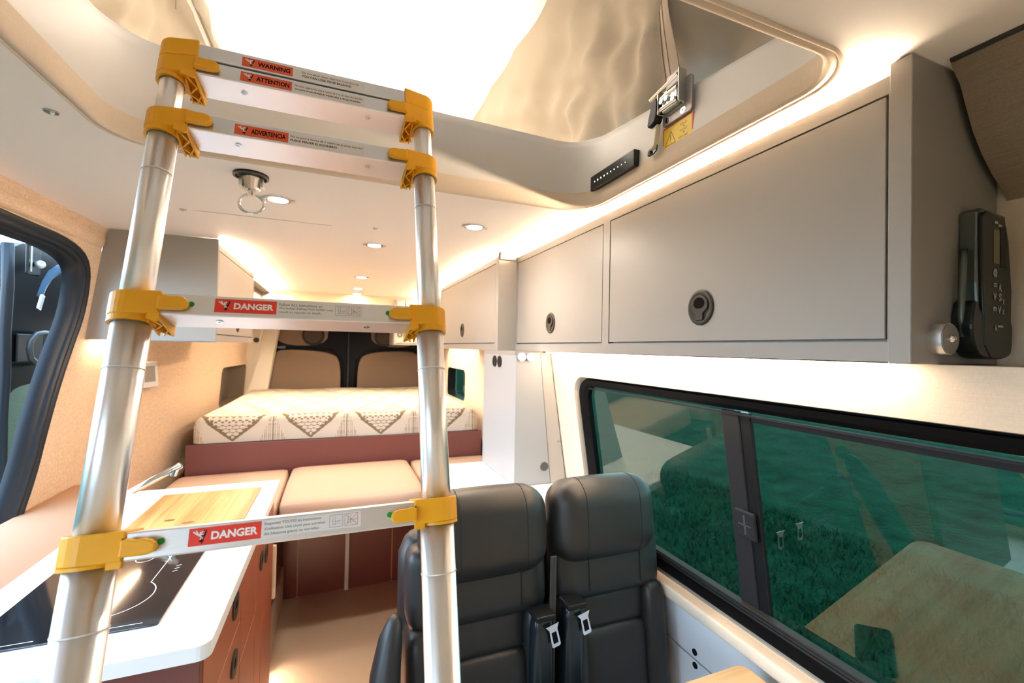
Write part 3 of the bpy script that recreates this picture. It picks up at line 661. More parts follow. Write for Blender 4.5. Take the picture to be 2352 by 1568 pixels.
# ================================================================== KITCHEN
kt = thing('kitchen_cabinet', 'terracotta kitchen base unit with drawers on the left side of the aisle', 'cabinet', (-0.5, 1.5, 0))
bm = B(); box(bm, -0.66, -0.238, 0.995, 2.005, 0.09, 0.868); obj('body', bm, terra, kt)
bm = B(); box(bm, -0.665, -0.222, 0.974, 0.992, 0.06, 0.868, 0.001, 1); obj('end_panel', bm, plum, kt, label='end panel facing the camera, coloured plum for the blue daylight on it')  # blue daylight put into the colour: plum instead of terracotta
bm = B(); box(bm, -0.64, -0.275, 1.0, 2.0, 0.0, 0.09); obj('plinth', bm, plum, kt)
cols = [(0.995, 1.355), (1.358, 1.60), (1.603, 1.735), (1.738, 2.004)]
rows = {0: [(0.10, 0.47), (0.474, 0.72), (0.724, 0.864)], 1: [(0.10, 0.60), (0.604, 0.864)], 2: [(0.10, 0.864)], 3: [(0.10, 0.864)]}
hnd = {(0, 2): (1.275, 0.80), (0, 1): (1.279, 0.655), (2, 0): (1.69, 0.725), (3, 0): (1.80, 0.70), (0, 0): (1.28, 0.42), (1, 1): None, (1, 0): None}
for ci, (a, b) in enumerate(cols):
    for ri, (z0, z1) in enumerate(rows[ci]):
        bm = B(); box(bm, -0.237, -0.221, a+0.0015, b-0.0015, z0, z1, 0.001, 1)
        d = obj('drawer' if ri and ci == 0 else 'door', bm, terra, kt)
        h = hnd.get((ci, ri))
        if h:
            bm = B(); annulus(bm, (-0.221, h[0], h[1]), (1, 0, 0), 0.013, 0.032, 0.004, 28); hh = obj('latch', bm, latch_m, d)
            bm = B(); cyl(bm, (-0.2205, h[0], h[1]), (-0.2185, h[0], h[1]+0.0), 0.014, 20); obj('finger_hole_shade', bm, ink, hh)  # black disc painted for the shaded hole of the latch
# end unit (fridge side) with bar handle beyond the drawers
eu = thing('tall_base_unit', 'plum side board with a cream grip beyond the kitchen unit', 'panel', (-0.3, 2.2, 0))
bm = B(); box(bm, -0.66, -0.262, 2.055, 2.190, 0.0, 0.640, 0.001, 1); obj('board', bm, plum, eu)
bm = B(); box(bm, -0.236, -0.214, 2.055, 2.075, 0.40, 0.62, 0.006); obj('grip', bm, mat('cream_grip', (0.80, 0.68, 0.52), 0.5), eu)
bm = B(); box(bm, -0.262, -0.232, 2.056, 2.073, 0.42, 0.60, 0.002); obj('grip_mount', bm, plum, eu)
# worktop
ct = thing('worktop', 'white kitchen worktop with rounded near corner', 'worktop', (-0.44, 1.5, 0.87))
bm = B(); prism(bm, [(p[0], p[1]) for p in rrect(-0.675, -0.203, 0.958, 2.018, [0.006, 0.006, 0.004, 0.022], 5)], 2, 0.870, 0.8995, 0.002); obj('slab', bm, counter_m, ct)
bm = B(); box(bm, -0.93, -0.676, 1.2, 2.2, 0.872, 0.8935, 0.006); struct('trim_11', bm, mat('ledge_tan', (0.36, 0.20, 0.11), 0.9), True, 'fabric ledge between the wall and the worktop')
# cooktop
hb_ = thing('cooktop', 'black glass induction cooktop with white line rings set in the worktop', 'cooktop', (-0.45, 1.2, 0.9))
bm = B(); prism(bm, rrect(-0.605, -0.311, 1.053, 1.420, 0.006, 3), 2, 0.8996, 0.9032, 0.001); obj('glass_plate', bm, black_glass, hb_)
def circ_pts(cx, cy, r, a0, a1, n): return [(cx+r*math.cos(R(a0+(a1-a0)*i/n)), cy+r*math.sin(R(a0+(a1-a0)*i/n))) for i in range(n+1)]
Pz = lambda u, v: Vector((u, v, 0.90345))
def zone(sg, w):
    bm = B(); strokes(bm, sg, w, Pz); obj('zone_line', bm, white_print, hb_)
cp = circ_pts(-0.437, 1.185, 0.078, 100, 405, 48); zone(list(zip(cp[:-1], cp[1:])), 0.0022)
zone([((-0.381, 1.240), (-0.381, 1.412))], 0.0018); zone([((-0.34, 1.066), (-0.40, 1.066))], 0.0018); zone([((-0.50, 1.066), (-0.56, 1.066))], 0.0018)
cp = circ_pts(-0.437, 1.375, 0.018, 0, 360, 24); zone(list(zip(cp[:-1], cp[1:])), 0.002)
for k in range(3): zone([((-0.352, 1.28+0.014*k), (-0.344, 1.284+0.014*k))], 0.002)
# cutting board inlay
cb = thing('cutting_board', 'honey coloured wooden cutting board covering the sink in the worktop', 'board', (-0.41, 1.75, 0.9))
for k in range(5):
    x0_ = -0.562 + k*0.0612
    bm = B(); box(bm, x0_, x0_+0.0609, 1.592, 1.922, 0.8997, 0.9045, 0.0008, 1); obj('plank', bm, board_m, cb)
bm = B()
for (x, y, r_) in ((-0.464, 1.644, 0.014), (-0.408, 1.606, 0.017)):
    prism(bm, [(x+r_*math.cos(R(a)), y+r_*0.6*math.sin(R(a))) for a in range(0, 360, 30)], 2, 0.9044, 0.9049)
obj('knot', bm, mat('knot_brown', (0.22, 0.08, 0.02), 0.5), cb)
# tap
fc = thing('tap', 'chrome tap with a straight spout over the cutting board', 'tap', (-0.60, 1.70, 0.9))
bm = B(); cyl(bm, (-0.625, 1.70, 0.90), (-0.625, 1.70, 0.965), 0.014, 20); obj('body', bm, chrome, fc, smooth=False)
bm = B(); tube(bm, [(-0.635, 1.70, 0.958), (-0.59, 1.70, 0.980), (-0.455, 1.70, 1.058)], 0.0105, 14); obj('spout', bm, chrome, fc, smooth=True)
bm = B(); cyl(bm, (-0.468, 1.70, 1.048), (-0.474, 1.70, 1.026), 0.009, 14); obj('aerator', bm, chrome, fc)
# thermostat on the wall
th = thing('thermostat', 'slim white control panel with grey display on the left wall', 'control panel', (-0.84, 2.6, 1.29))
Mth = Matrix.Translation((XL(2.6, 1.29)+0.01, 2.61, 1.29)) @ Matrix.Rotation(R(-12), 4, 'Z') @ Matrix.Rotation(R(-5), 4, 'Y')
bm = B(); box(bm, -0.008, 0.012, -0.07, 0.07, -0.062, 0.062, 0.004, M=Mth); obj('case', bm, white_lam, th)
bm = B(); box(bm, 0.0118, 0.0135, -0.035, 0.045, -0.035, 0.040, 0.0005, 1, M=Mth); obj('display', bm, mat('display_grey', (0.25, 0.24, 0.22), 0.3), th)
bm = B(); cyl(bm, (XL(2.5, 0.99), 2.52, 0.99), (XL(2.5, 0.99)+0.006, 2.52, 0.99), 0.012, 14); tag(obj('wall_button', bm, pillar_m), 'tiny cream button on the left wall above the tap', 'button')

# ================================================================== BENCH, BED
bn = thing('bench', 'dark plum bench base with a pale centre bar at the end of the aisle', 'bench', (0.1, 2.82, 0))
segs_x = [(-0.262, -0.184), (-0.180, 0.079), (0.0835, 0.341), (0.345, 0.448)]
for a, b in segs_x:
    bm = B(); box(bm, a, b, 2.820, 2.838, 0.0, 0.60, 0.001, 1); obj('front_panel', bm, plum, bn)
bm = B(); box(bm, 0.072, 0.094, 2.806, 2.820, 0.0, 0.60, 0.002, 1); obj('centre_bar', bm, mat('pale_grey_bar', (0.66, 0.68, 0.70), 0.4), bn)
for x in (-0.182, 0.343):
    bm = B(); box(bm, x-0.003, x+0.003, 2.814, 2.820, 0.0, 0.60); obj('edge_strip', bm, mat('edge_brown_%d' % int(x*100), (0.42, 0.24, 0.12), 0.4), bn)
    bm = B(); bmesh.ops.create_uvsphere(bm, u_segments=12, v_segments=8, radius=0.009, matrix=Matrix.Translation((x, 2.806, 0.012))); obj('foot_cap', bm, chrome, bn, smooth=True)
bm = B(); box(bm, -0.262, 0.448, 2.20, 2.84, 0.60, 0.622); obj('seat_board', bm, plum, bn)
bm = B(); box(bm, -0.66, -0.263, 2.20, 2.84, 0.0, 0.622); obj('side_board', bm, plum, bn)
bm = B(); box(bm, -0.263, -0.251, 2.20, 2.79, 0.0, 0.20, 0.002); obj('kick_board', bm, mat('kick_beige', (0.50, 0.42, 0.34), 0.5), bn)
bm = B(); box(bm, 0.448, 0.915, 2.06, 2.84, 0.0, 0.622); obj('side_box', bm, plum, bn)
for nm, (a, b, y0, y1), lab in (('c', (-0.222, 0.422, 2.172, 2.828), 'tan middle bench cushion bridging the aisle'), ('l', (-0.765, -0.240, 2.065, 2.830), 'tan left bench cushion behind the worktop'), ('r', (0.440, 0.930, 2.065, 2.830), 'tan right bench cushion behind the white counter')):
    bm = B(); pillow(bm, a, b, y0, y1, 0.624 if nm != 'l' else 0.646, 0.752 if nm == 'c' else 0.742, 14, 0.45, 1.2)
    tag(obj('bench_cushion', bm, cushion_m, smooth=True), lab, 'cushion')
bd = thing('bed_platform', 'plum coloured raised bed platform across the rear of the van', 'bed', (0.1, 3.6, 0))
bm = B(); box(bm, -0.745, 0.915, 2.850, 2.868, 0.62, 0.893, 0.001, 1); obj('front_board', bm, plum, bd)
bm = B(); box(bm, -0.70, 0.915, 2.868, 4.55, 0.86, 0.885); obj('deck', bm, plum, bd)
bm = B(); box(bm, -0.60, 0.91, 2.90, 4.55, 0.0, 0.86); obj('box', bm, plum, bd)
# mattress with woven pattern held as a colour attribute
def pat(u, w):
    """u along the front in metres from the left, w = height up the front face 0..1 (top edge 1, then on over the top)"""
    cream = (0.58, 0.53, 0.45); dark = (0.20, 0.145, 0.09); mid = (0.47, 0.40, 0.30)
    P_ = 0.40; c = (u-0.19) % P_; c = c if c < P_/2 else c-P_      # distance from the triangle centre
    if 0 <= w <= 1.02:
        h = w
        half = 0.168*(h-0.02)
        if abs(c) < half and h > 0.04:
            edge = half-abs(c)
            if edge < 0.020: return dark if (int(h*24) % 2 or edge > 0.008 or edge < 0.02) else cream
            gx = int(abs(c)/0.0165 + (0.5 if int(h*7.5) % 2 else 0)); 
            fx_ = (abs(c)/0.033 + (0.5 if int(h*7.5) % 2 else 0)) % 1; fz = (h*7.5) % 1
            if abs(fx_-.5)+abs(fz-.5)*0.9 > 0.62: return dark
            if edge < 0.030 and int(h*15) % 2: return dark
            return cream
        c2 = abs(abs(c)-P_/2)
        if h < 0.9 and c2 < 0.012+0.055*(1-h)*1.0:
            if (c2/0.010) % 1 < 0.42 and (h*16) % 1 < 0.75 and c2 > 0.002: return (0.30, 0.23, 0.15)
            if c2 < 0.002: return dark
        return cream
    v = w-1.0
    a = abs(((u-0.19) % P_)-P_/2)/(P_/2); b_ = abs(((v*0.34) % 0.8)-0.4)/0.4
    if abs(a-b_) < 0.18 and int(u*60+v*20) % 3: return mid
    if abs(a+b_-1) < 0.10: return mid
    return cream
def mattress():
    x0_, x1_, y0, y1, z0, z1 = -0.725, 0.905, 2.880, 4.53, 0.894, 1.040
    r_ = 0.045; NX = 400
    path = []      # (y, z, w)
    for i in range(37): path.append((y0, z0 + (z1-z0-r_)*i/36, 0.72*i/36))
    for i in range(1, 9): t_ = R(90*i/8); path.append((y0+r_-r_*math.cos(t_), z1-r_+r_*math.sin(t_), 0.72+0.30*i/8))
    for i in range(1, 130): y = y0+r_+(y1-y0-r_)*i/129; path.append((y, z1, 1.03+(y-y0)*2.2))
    path.append((y1, z0, 9))
    bm = B(); cl = bm.loops.layers.float_color.new('Col'); G = []; W_ = []
    for j, (y, z, w) in enumerate(path):
        row = []
        for i in range(NX+1):
            u = (x1_-x0_)*i/NX; x = x0_+u; e = min(u, (x1_-x0_)-u); k = 1-max(0, 1-e/0.05)**2*0.25
            xx = x; zz = z0+(z-z0)*k + 0.004*math.sin(x*9+y*3)*(z-z0)/(z1-z0); yy = y + (0.03*max(0, 1-e/0.05)**2 if y < 3.0 else 0) - 0.006*math.sin(x*5)*(1 if y < 2.93 else 0) + (0.05*(1-k)*4*0)
            row.append(bm.verts.new((xx, yy, zz)))
        G.append(row)
    for j in range(len(path)-1):
        for i in range(NX):
            f = bm.faces.new((G[j][i], G[j][i+1], G[j+1][i+1], G[j+1][i])); c = pat((x1_-x0_)*(i+.5)/NX, (path[j][2]+path[j+1][2])/2) if path[j+1][2] < 8.9 else (0.5, 0.45, 0.38)
            for l in f.loops: l[cl] = (*c, 1)
    for s_ in (0, NX):
        vs = [G[j][s_] for j in range(len(path))]; f = bm.faces.new(vs if s_ else vs[::-1])
        for l in f.loops: l[cl] = (0.56, 0.50, 0.42, 1)
    return obj('mattress', bm, mat('woven_mattress_cover', (0.7, 0.6, 0.5), 0.9, vcol=True, bump=(300, 0.2, 0.001), spec=0.1), smooth=True)
tag(mattress(), 'cream mattress with brown woven triangle pattern on the raised bed', 'mattress')

# ================================================================== BACK DOORS
bm = B(); box(bm, -1.0, 1.05, 4.67, 4.70, 0.0, 1.95); struct('wall_back', bm, black_paint, False, 'black backing plate added behind the back doors against light leaks')  # solid backing added so no sky shines through between the doors
def back_door(name, x0, x1, sgn, lab):
    bm = B(); box(bm, x0, x1, 4.62, 4.66, 0.05, 1.885); d = struct(name, bm, black_paint, False, lab)
    mirror = lambda pts: pts if sgn < 0 else [(0.222-p[0], p[1]) for p in pts]
    low = chaikin([(-0.64, 0.50), (-0.625, 1.10), (-0.575, 1.385), (-0.36, 1.405), (-0.03, 1.375), (0.03, 1.28), (0.036, 1.0), (0.036, 0.5)], 2)
    upp = chaikin([(-0.515, 1.435), (-0.545, 1.62), (-0.56, 1.78), (-0.07, 1.78), (-0.082, 1.62), (-0.098, 1.445)], 2)
    bm = B(); prism(bm, mirror(low), 1, 4.592, 4.615, 0.004); obj('lower_panel', bm, door_tan, d)
    bm = B(); prism(bm, mirror(upp), 1, 4.592, 4.615, 0.004); up_ = obj('upper_panel', bm, door_tan, d)
    cx = -0.215 if sgn < 0 else 0.437
    bm = B(); annulus(bm, (cx, 4.592, 1.54), (0, -1, 0), 0.075, 0.098, 0.012, 36); sp = obj('speaker', bm, blackpl, d)
    bm = B(); cyl(bm, (cx, 4.590, 1.54), (cx, 4.586, 1.54), 0.077, 36); obj('speaker_mesh', bm, mat('speaker_cloth_%d' % (sgn+2), (0.05, 0.035, 0.025), 0.9), sp)
    # raised pressings of the painted frame
    bm = B(); tube(bm, [(p[0], 4.618, p[1]) for p in mirror([(-0.655, 0.9), (-0.640, 1.15), (-0.60, 1.39), (-0.52, 1.41), (-0.30, 1.42), (-0.05, 1.40), (0.045, 1.30), (0.055, 1.0)])], 0.010, 8); obj('frame_rib', bm, black_paint, d, smooth=True)
    return d
d2 = back_door('door_2', -0.72, 0.109, -1, 'left back door with tan panels in black frame')
d3 = back_door('door_3', 0.113, 0.98, 1, 'right back door with tan panels in black frame')
bm = B(); box(bm, 0.095, 0.108, 4.590, 4.62, 0.9, 1.85, 0.003); obj('centre_seal', bm, rubber, d2)
bm = B(); box(bm, 0.065, 0.085, 4.600, 4.62, 0.9, 1.85, 0.003); obj('lock_rod_cover', bm, black_paint, d2)
bm = B(); box(bm, -0.56, -0.45, 4.598, 4.621, 1.41, 1.432, 0.004); obj('door_check', bm, mat('check_grey', (0.10, 0.10, 0.11), 0.3, 0.5), d2)

# ================================================================== CEILING FITTINGS
pucks = [((0.138, 1.983), 'round lit ceiling lamp left of the right ladder pole, nearest of the middle row'), ((0.131, 2.955), 'round lit ceiling lamp, second of the receding middle row'), ((0.134, 3.555), 'round lit ceiling lamp, third of the receding middle row'),
         ((0.141, 3.93), 'round lit ceiling lamp nearest the rear header board'), ((0.447, 1.519), 'round lit ceiling lamp right of the right ladder pole'), ((-0.176, 1.487), 'round lit ceiling lamp beside the chrome ring fitting')]
for (x, y), lab in pucks:
    t = thing('ceiling_lamp', lab, 'lamp', (x, y, CZ), group='round ceiling lamps')
    bm = B(); annulus(bm, (x, y, CZ), (0, 0, -1), 0.027, 0.037, 0.004, 32); obj('bezel', bm, chrome, t, smooth=False)
    bm = B(); cyl(bm, (x, y, CZ-0.0005), (x, y, CZ-0.003), 0.0268, 28); obj('lens', bm, puck_rear if y > 2.5 else puck_m, t)
    for k in (-1, 1):
        bm = B(); box(bm, x+k*0.040-0.006, x+k*0.040+0.006, y-0.006, y+0.006, CZ-0.006, CZ-0.0005, 0.001, 1); obj('clip', bm, steel, t)
rg = thing('ladder_mount_ring', 'chrome pull ring with clear socket hanging from a black round cup in the ceiling', 'ring', (-0.218, 1.306, CZ))
bm = B(); cyl(bm, (-0.218, 1.306, CZ), (-0.218, 1.306, CZ-0.004), 0.041, 36); obj('cup', bm, blackpl, rg)
bm = B(); annulus(bm, (-0.218, 1.306, CZ-0.004), (0, 0, -1), 0.036, 0.041, 0.003, 36); obj('cup_rim', bm, mat('cup_rim', (0.05, 0.045, 0.04), 0.3), rg)
bm = B(); cyl(bm, (-0.218, 1.322, CZ-0.004), (-0.218, 1.322, CZ-0.034), 0.026, 16, 0.018); obj('socket', bm, mat('satin_steel', (0.75, 0.72, 0.68), 0.22, 0.9), rg, smooth=False)
bm = B()
for k in (-1, 1): box(bm, -0.218+k*0.024-0.004, -0.218+k*0.024+0.004, 1.305, 1.335, CZ-0.030, CZ-0.004, 0.001, 1)
obj('lugs', bm, steel, rg)
bm = B(); cyl(bm, (-0.218, 1.322, CZ-0.034), (-0.218, 1.322, CZ-0.050), 0.009, 16); obj('stem', bm, chrome, rg)
bm = B(); tube(bm, [(-0.218+0.029*math.cos(R(a)), 1.322+0.006*math.sin(R(a)), CZ-0.070+0.026*math.sin(R(a))) for a in range(0, 360, 15)], 0.0035, 8, True); obj('pull_ring', bm, chrome, rg, smooth=True)
for (x, y, lab, r_) in ((-0.518, 1.102, 'small steel press stud in the ceiling left of the ladder', 0.011), (-0.481, 1.737, 'small pale press stud at the end of the ceiling seam', 0.010), (0.120, 1.702, 'tiny pale press stud in the ceiling behind the right pole', 0.008)):
    t = thing('ceiling_stud', lab, 'stud', (x, y, CZ), group='ceiling press studs')
    bm = B(); annulus(bm, (x, y, CZ), (0, 0, -1), r_*0.5, r_, 0.003, 20); obj('ring', bm, steel if r_ > 0.0105 else seam_m, t)
    bm = B(); bmesh.ops.create_uvsphere(bm, u_segments=12, v_segments=8, radius=r_*0.5, matrix=Matrix.Translation((x, y, CZ-0.002))); obj('button', bm, steel if r_ > 0.0105 else seam_m, t, smooth=True)
bm = B(); box(bm, -0.455, -0.030, 1.733, 1.7355, CZ-0.0012, CZ); struct('trim_12', bm, seam_m, False, 'fine seam across the ceiling panel')

# ================================================================== HATCH FITTINGS
sw = thing('switch_panel', 'black touch light switch with a row of white dots on the hatch wall', 'switch', (0.71, 1.04, 1.945))
bm = B(); box(bm, 0.694, 0.712, 0.932, 1.142, 1.925, 1.968, 0.002); obj('case', bm, mat('switch_black', (0.012, 0.012, 0.011), 0.3), sw)
bm = B()
for k in range(10): cyl(bm, (0.6935, 1.118-0.0165*k, 1.947), (0.6942, 1.118-0.0165*k, 1.947), 0.0022 if k == 0 else 0.0031-0.00018*k, 10)
obj('dots', bm, mat('dot_white', (0.8, 0.8, 0.8), 0.5, emit=((1, 1, 1), 0.5)), sw)
# zinc latch with strap
lt = thing('roof_latch', 'zinc and black over-centre roof latch bolted to the hatch wall', 'latch', (0.70, 0.8, 2.0))
def QL(y, z): return (y, z)
bm = B(); prism(bm, [(0.838, 2.02), (0.838, 1.984), (0.834, 1.979), (0.750, 1.979), (0.745, 1.984), (0.745, 2.055), (0.750, 2.060), (0.766, 2.060), (0.766, 2.03)], 0, 0.704, 0.710, 0.0008); obj('back_plate', bm, grey_plate, lt)
for y, z in ((0.820, 1.990), (0.772, 1.990)):
    bm = B(); annulus(bm, (0.706, y, z), (-1, 0, 0), 0.003, 0.008, 0.0025, 16); cyl(bm, (0.706, y, z), (0.705, y, z), 0.0035, 10); obj('rivet', bm, chrome, lt)
bm = B(); box(bm, 0.684, 0.706, 0.764, 0.767, 2.004, 2.078, 0.001, 1); box(bm, 0.684, 0.706, 0.832, 0.835, 2.004, 2.06, 0.001, 1); box(bm, 0.702, 0.705, 0.766, 0.835, 2.000, 2.06); obj('cheeks', bm, steel, lt)
bm = B()
cyl(bm, (0.686, 0.770, 2.066), (0.686, 0.862, 2.052), 0.004, 12); cyl(bm, (0.692, 0.775, 2.040), (0.692, 0.83, 2.040), 0.006, 14); cyl(bm, (0.69, 0.775, 2.014), (0.69, 0.835, 2.014), 0.005, 12)
for y in (0.784, 0.806, 0.822): cyl(bm, (0.690, y, 2.018+0.012*(y > .8)), (0.684, y, 2.018+0.012*(y > .8)), 0.006, 12)
obj('pins', bm, chrome, lt, smooth=False)
bm = B(); box(bm, 0.690, 0.701, 0.775, 0.826, 2.004, 2.050, 0.003); obj('cam_block', bm, mat('zinc_green', (0.38, 0.44, 0.40), 0.25, 0.85), lt)
bm = B(); prism(bm, chaikin([(0.834, 2.046), (0.850, 2.044), (0.868, 1.995), (0.864, 1.985), (0.842, 1.990), (0.834, 2.01)], 1), 0, 0.682, 0.704, 0.002); obj('black_cover', bm, blackpl, lt)
bm = B(); prism(bm, [(0.842, 1.988), (0.864, 1.984), (0.874, 1.945), (0.874, 1.936), (0.856, 1.938), (0.850, 1.943)], 0, 0.690, 0.704, 0.002); obj('lever', bm, mat('cream_lever', (0.70, 0.66, 0.56), 0.4), lt)
bm = B(); tube(bm, [(0.698, 0.872, 1.938), (0.697, 0.874, 1.930), (0.697, 0.862, 1.925), (0.697, 0.850, 1.930), (0.697, 0.847, 1.942)], 0.0016, 6); box(bm, 0.694, 0.702, 0.868, 0.880, 1.926, 1.937, 0.001, 1); obj('wire_bail', bm, blackpl, lt)
st = thing('roof_strap', 'tan webbing strap hanging from the pop-top into the roof latch', 'strap', (0.7, 0.8, 2.1))
bm = B(); L1, L2 = [], []
for k in range(25):
    t_ = k/24; z = 2.058 + t_*0.42; yc = 0.797 + 0.028*math.sin(t_*4.2) + 0.02*t_; xc = 0.700 + 0.010*math.sin(t_*7)
    L1.append((xc+0.004*math.sin(t_*9), yc-0.019, z)); L2.append((xc-0.004*math.sin(t_*9), yc+0.019, z))
loft(bm, [L1, [((a[0]+b[0])/2-0.003, (a[1]+b[1])/2, a[2]) for a, b in zip(L1, L2)], L2], False); obj('webbing', bm, strap_m, st, smooth=True)
bm = B(); tube(bm, [(a[0]-0.001, a[1], a[2]) for a in L1], 0.0016, 6); tube(bm, [(a[0]-0.001, a[1], a[2]) for a in L2], 0.0016, 6); tube(bm, [((a[0]*.4+b[0]*.6)-0.003, a[1]*.4+b[1]*.6, a[2]) for a, b in zip(L1, L2)], 0.0012, 6); obj('selvedge', bm, mat('strap_edge', (0.36, 0.28, 0.20), 0.8), st, smooth=True)
bm = B(); box(bm, 0.696, 0.7, 0.775, 0.818, 2.055, 2.085, 0.001, 1); obj('strap_end', bm, grey_plate, st)
# yellow sticker
sk = thing('warning_sticker', 'yellow warning sticker with red border below the roof latch', 'sticker', (0.711, 0.79, 1.94))
def PS(u, v): return Vector((0.7095, 0.842-u, 1.926+v+u*0.0))
# corners follow the photograph: a rectangle 0.092 long, 0.052 high
bm = B(); box(bm, 0.7100, 0.7125, 0.747, 0.843, 1.924, 1.977); obj('border', bm, red_lab2, sk)
bm = B(); box(bm, 0.7095, 0.7101, 0.7505, 0.8395, 1.9275, 1.9735); obj('field', bm, yellow_lab, sk)
bm = B(); Py = lambda u, v: Vector((0.7092, 0.842-u, 1.926+v))
strokes(bm, [((0.008, 0.006), (0.042, 0.006)), ((0.042, 0.006), (0.027, 0.036)), ((0.027, 0.036), (0.008, 0.006))], 0.0017, Py)
strokes(bm, [((0.0255, 0.027), (0.0255, 0.016)), ((0.0255, 0.0125), (0.0255, 0.0115))], 0.0026, Py)
text_bm(bm, 'FOLD', 0.057, 0.078, 0.0345, 0.0395, Py, 0.0); text_bm(bm, 'TWIST', 0.055, 0.078, 0.0205, 0.0255, Py, 0.0); text_bm(bm, 'SECURE', 0.052, 0.080, 0.006, 0.011, Py, 0.0)
for v_ in (0.030, 0.016): prism(bm, [(0.842-0.066, 1.926+v_+0.002), (0.842-0.070, 1.926+v_+0.002), (0.842-0.068, 1.926+v_-0.0015)], 0, 0.7090, 0.7094)
obj('print', bm, mat('print_brown', (0.25, 0.12, 0.02), 0.5), sk)

# ================================================================== POP-TOP (canvas tent above the hatch)
pt = thing('poptop_tent', 'tan canvas pop-top tent above the roof hatch with a bright white roof', 'tent', (0.1, 1.0, 2.1))
bm = B(); box(bm, -0.50, 0.72, -0.7, 2.9, 2.60, 2.64); obj('roof_shell', bm, roof_white, pt, label='bright white underside of the raised roof')
def canvas_wall(name, xb, xt, zb, zt, y0, y1, seed, tail=True):
    rnd = random.Random(seed); ph = [rnd.uniform(0, 6.28) for _ in range(8)]; bm = B(); NU, NV = 150, 40; G = []
    for j in range(NV+1):
        v = j/NV; row = []
        for i in range(NU+1):
            u = i/NU; y = y0+(y1-y0)*u; f = (1-v)**0.7
            d = 0.022*math.sin(u*46+v*5+ph[0])*f + 0.016*math.sin(u*83-v*9+ph[1])*f*math.sin(v*3.1+0.3) + 0.03*math.sin(u*17+v*2.5+ph[2])*math.sin(PI*v)**0.5 + 0.012*math.sin(u*130+v*14+ph[3])*f*f + 0.012*abs(math.sin(u*38+v*13+ph[5])) + 0.010*math.sin(u*70-v*26+ph[6])*math.sin(PI*v)
            x = xb+(xt-xb)*v + d*(1 if xb > 0 else -1) + (0.02*math.sin(v*PI))
            row.append(bm.verts.new((x, y + 0.05*v*math.sin(u*12+ph[4]) * (1-v), zb+(zt-zb)*v)))
        G.append(row)
    for j in range(NV):
        for i in range(NU): bm.faces.new((G[j][i], G[j][i+1], G[j+1][i+1], G[j+1][i]))
    return obj(name, bm, canvas, pt, smooth=True)
canvas_wall('canvas_side', 0.80, 0.60, 2.035, 2.61, -0.6, 2.75, 3)
canvas_wall('canvas_side', -0.74, -0.485, 2.035, 2.61, -0.6, 2.75, 11)
bm = B(); loft(bm, [[(-0.75, 2.75, 2.03), (0.85, 2.75, 2.03)], [(-0.42, 2.80, 2.61), (0.62, 2.80, 2.61)]], False); loft(bm, [[(-0.75, -0.6, 2.03), (0.85, -0.6, 2.03)], [(-0.42, -0.6, 2.61), (0.62, -0.6, 2.61)]], False); obj('canvas_end', bm, canvas, pt)
bm = B(); ho = [off(p, 0.045) for p in hl]; ring_plate(bm, ho, to_rect(ho, -0.78, 0.86, -0.65, 2.80), lambda x, y: (x, y, 2.010 if y < 1.2 else 2.03), 3); obj('roof_deck', bm, roof_white, pt)
# zip with pale flap in the left canvas
bm = B(); tube(bm, [(-0.476, 0.6+0.15*k, 2.588) for k in range(14)], 0.004, 6); obj('zip', bm, mat('zip_brown', (0.30, 0.22, 0.15), 0.6), pt, smooth=True)
bm = B(); loft(bm, [[(-0.474, 0.6+0.05*k, 2.590) for k in range(40)], [(-0.462+0.006*math.sin(k*1.3), 0.6+0.05*k, 2.572+0.006*math.sin(k*2.1)) for k in range(40)], [(-0.440+0.010*math.sin(k*0.9), 0.6+0.05*k, 2.566+0.008*math.sin(k*1.7)) for k in range(40)]], False); obj('zip_flap', bm, mat('flap_pale', (0.62, 0.57, 0.48), 0.8), pt, smooth=True)
bm = B(); tube(bm, [(-0.46, 1.55, 2.57), (-0.462, 1.552, 2.50), (-0.462, 1.55, 2.42)], 0.0015, 5); obj('zip_cord', bm, mat('cord_grey', (0.3, 0.27, 0.22), 0.7), pt)

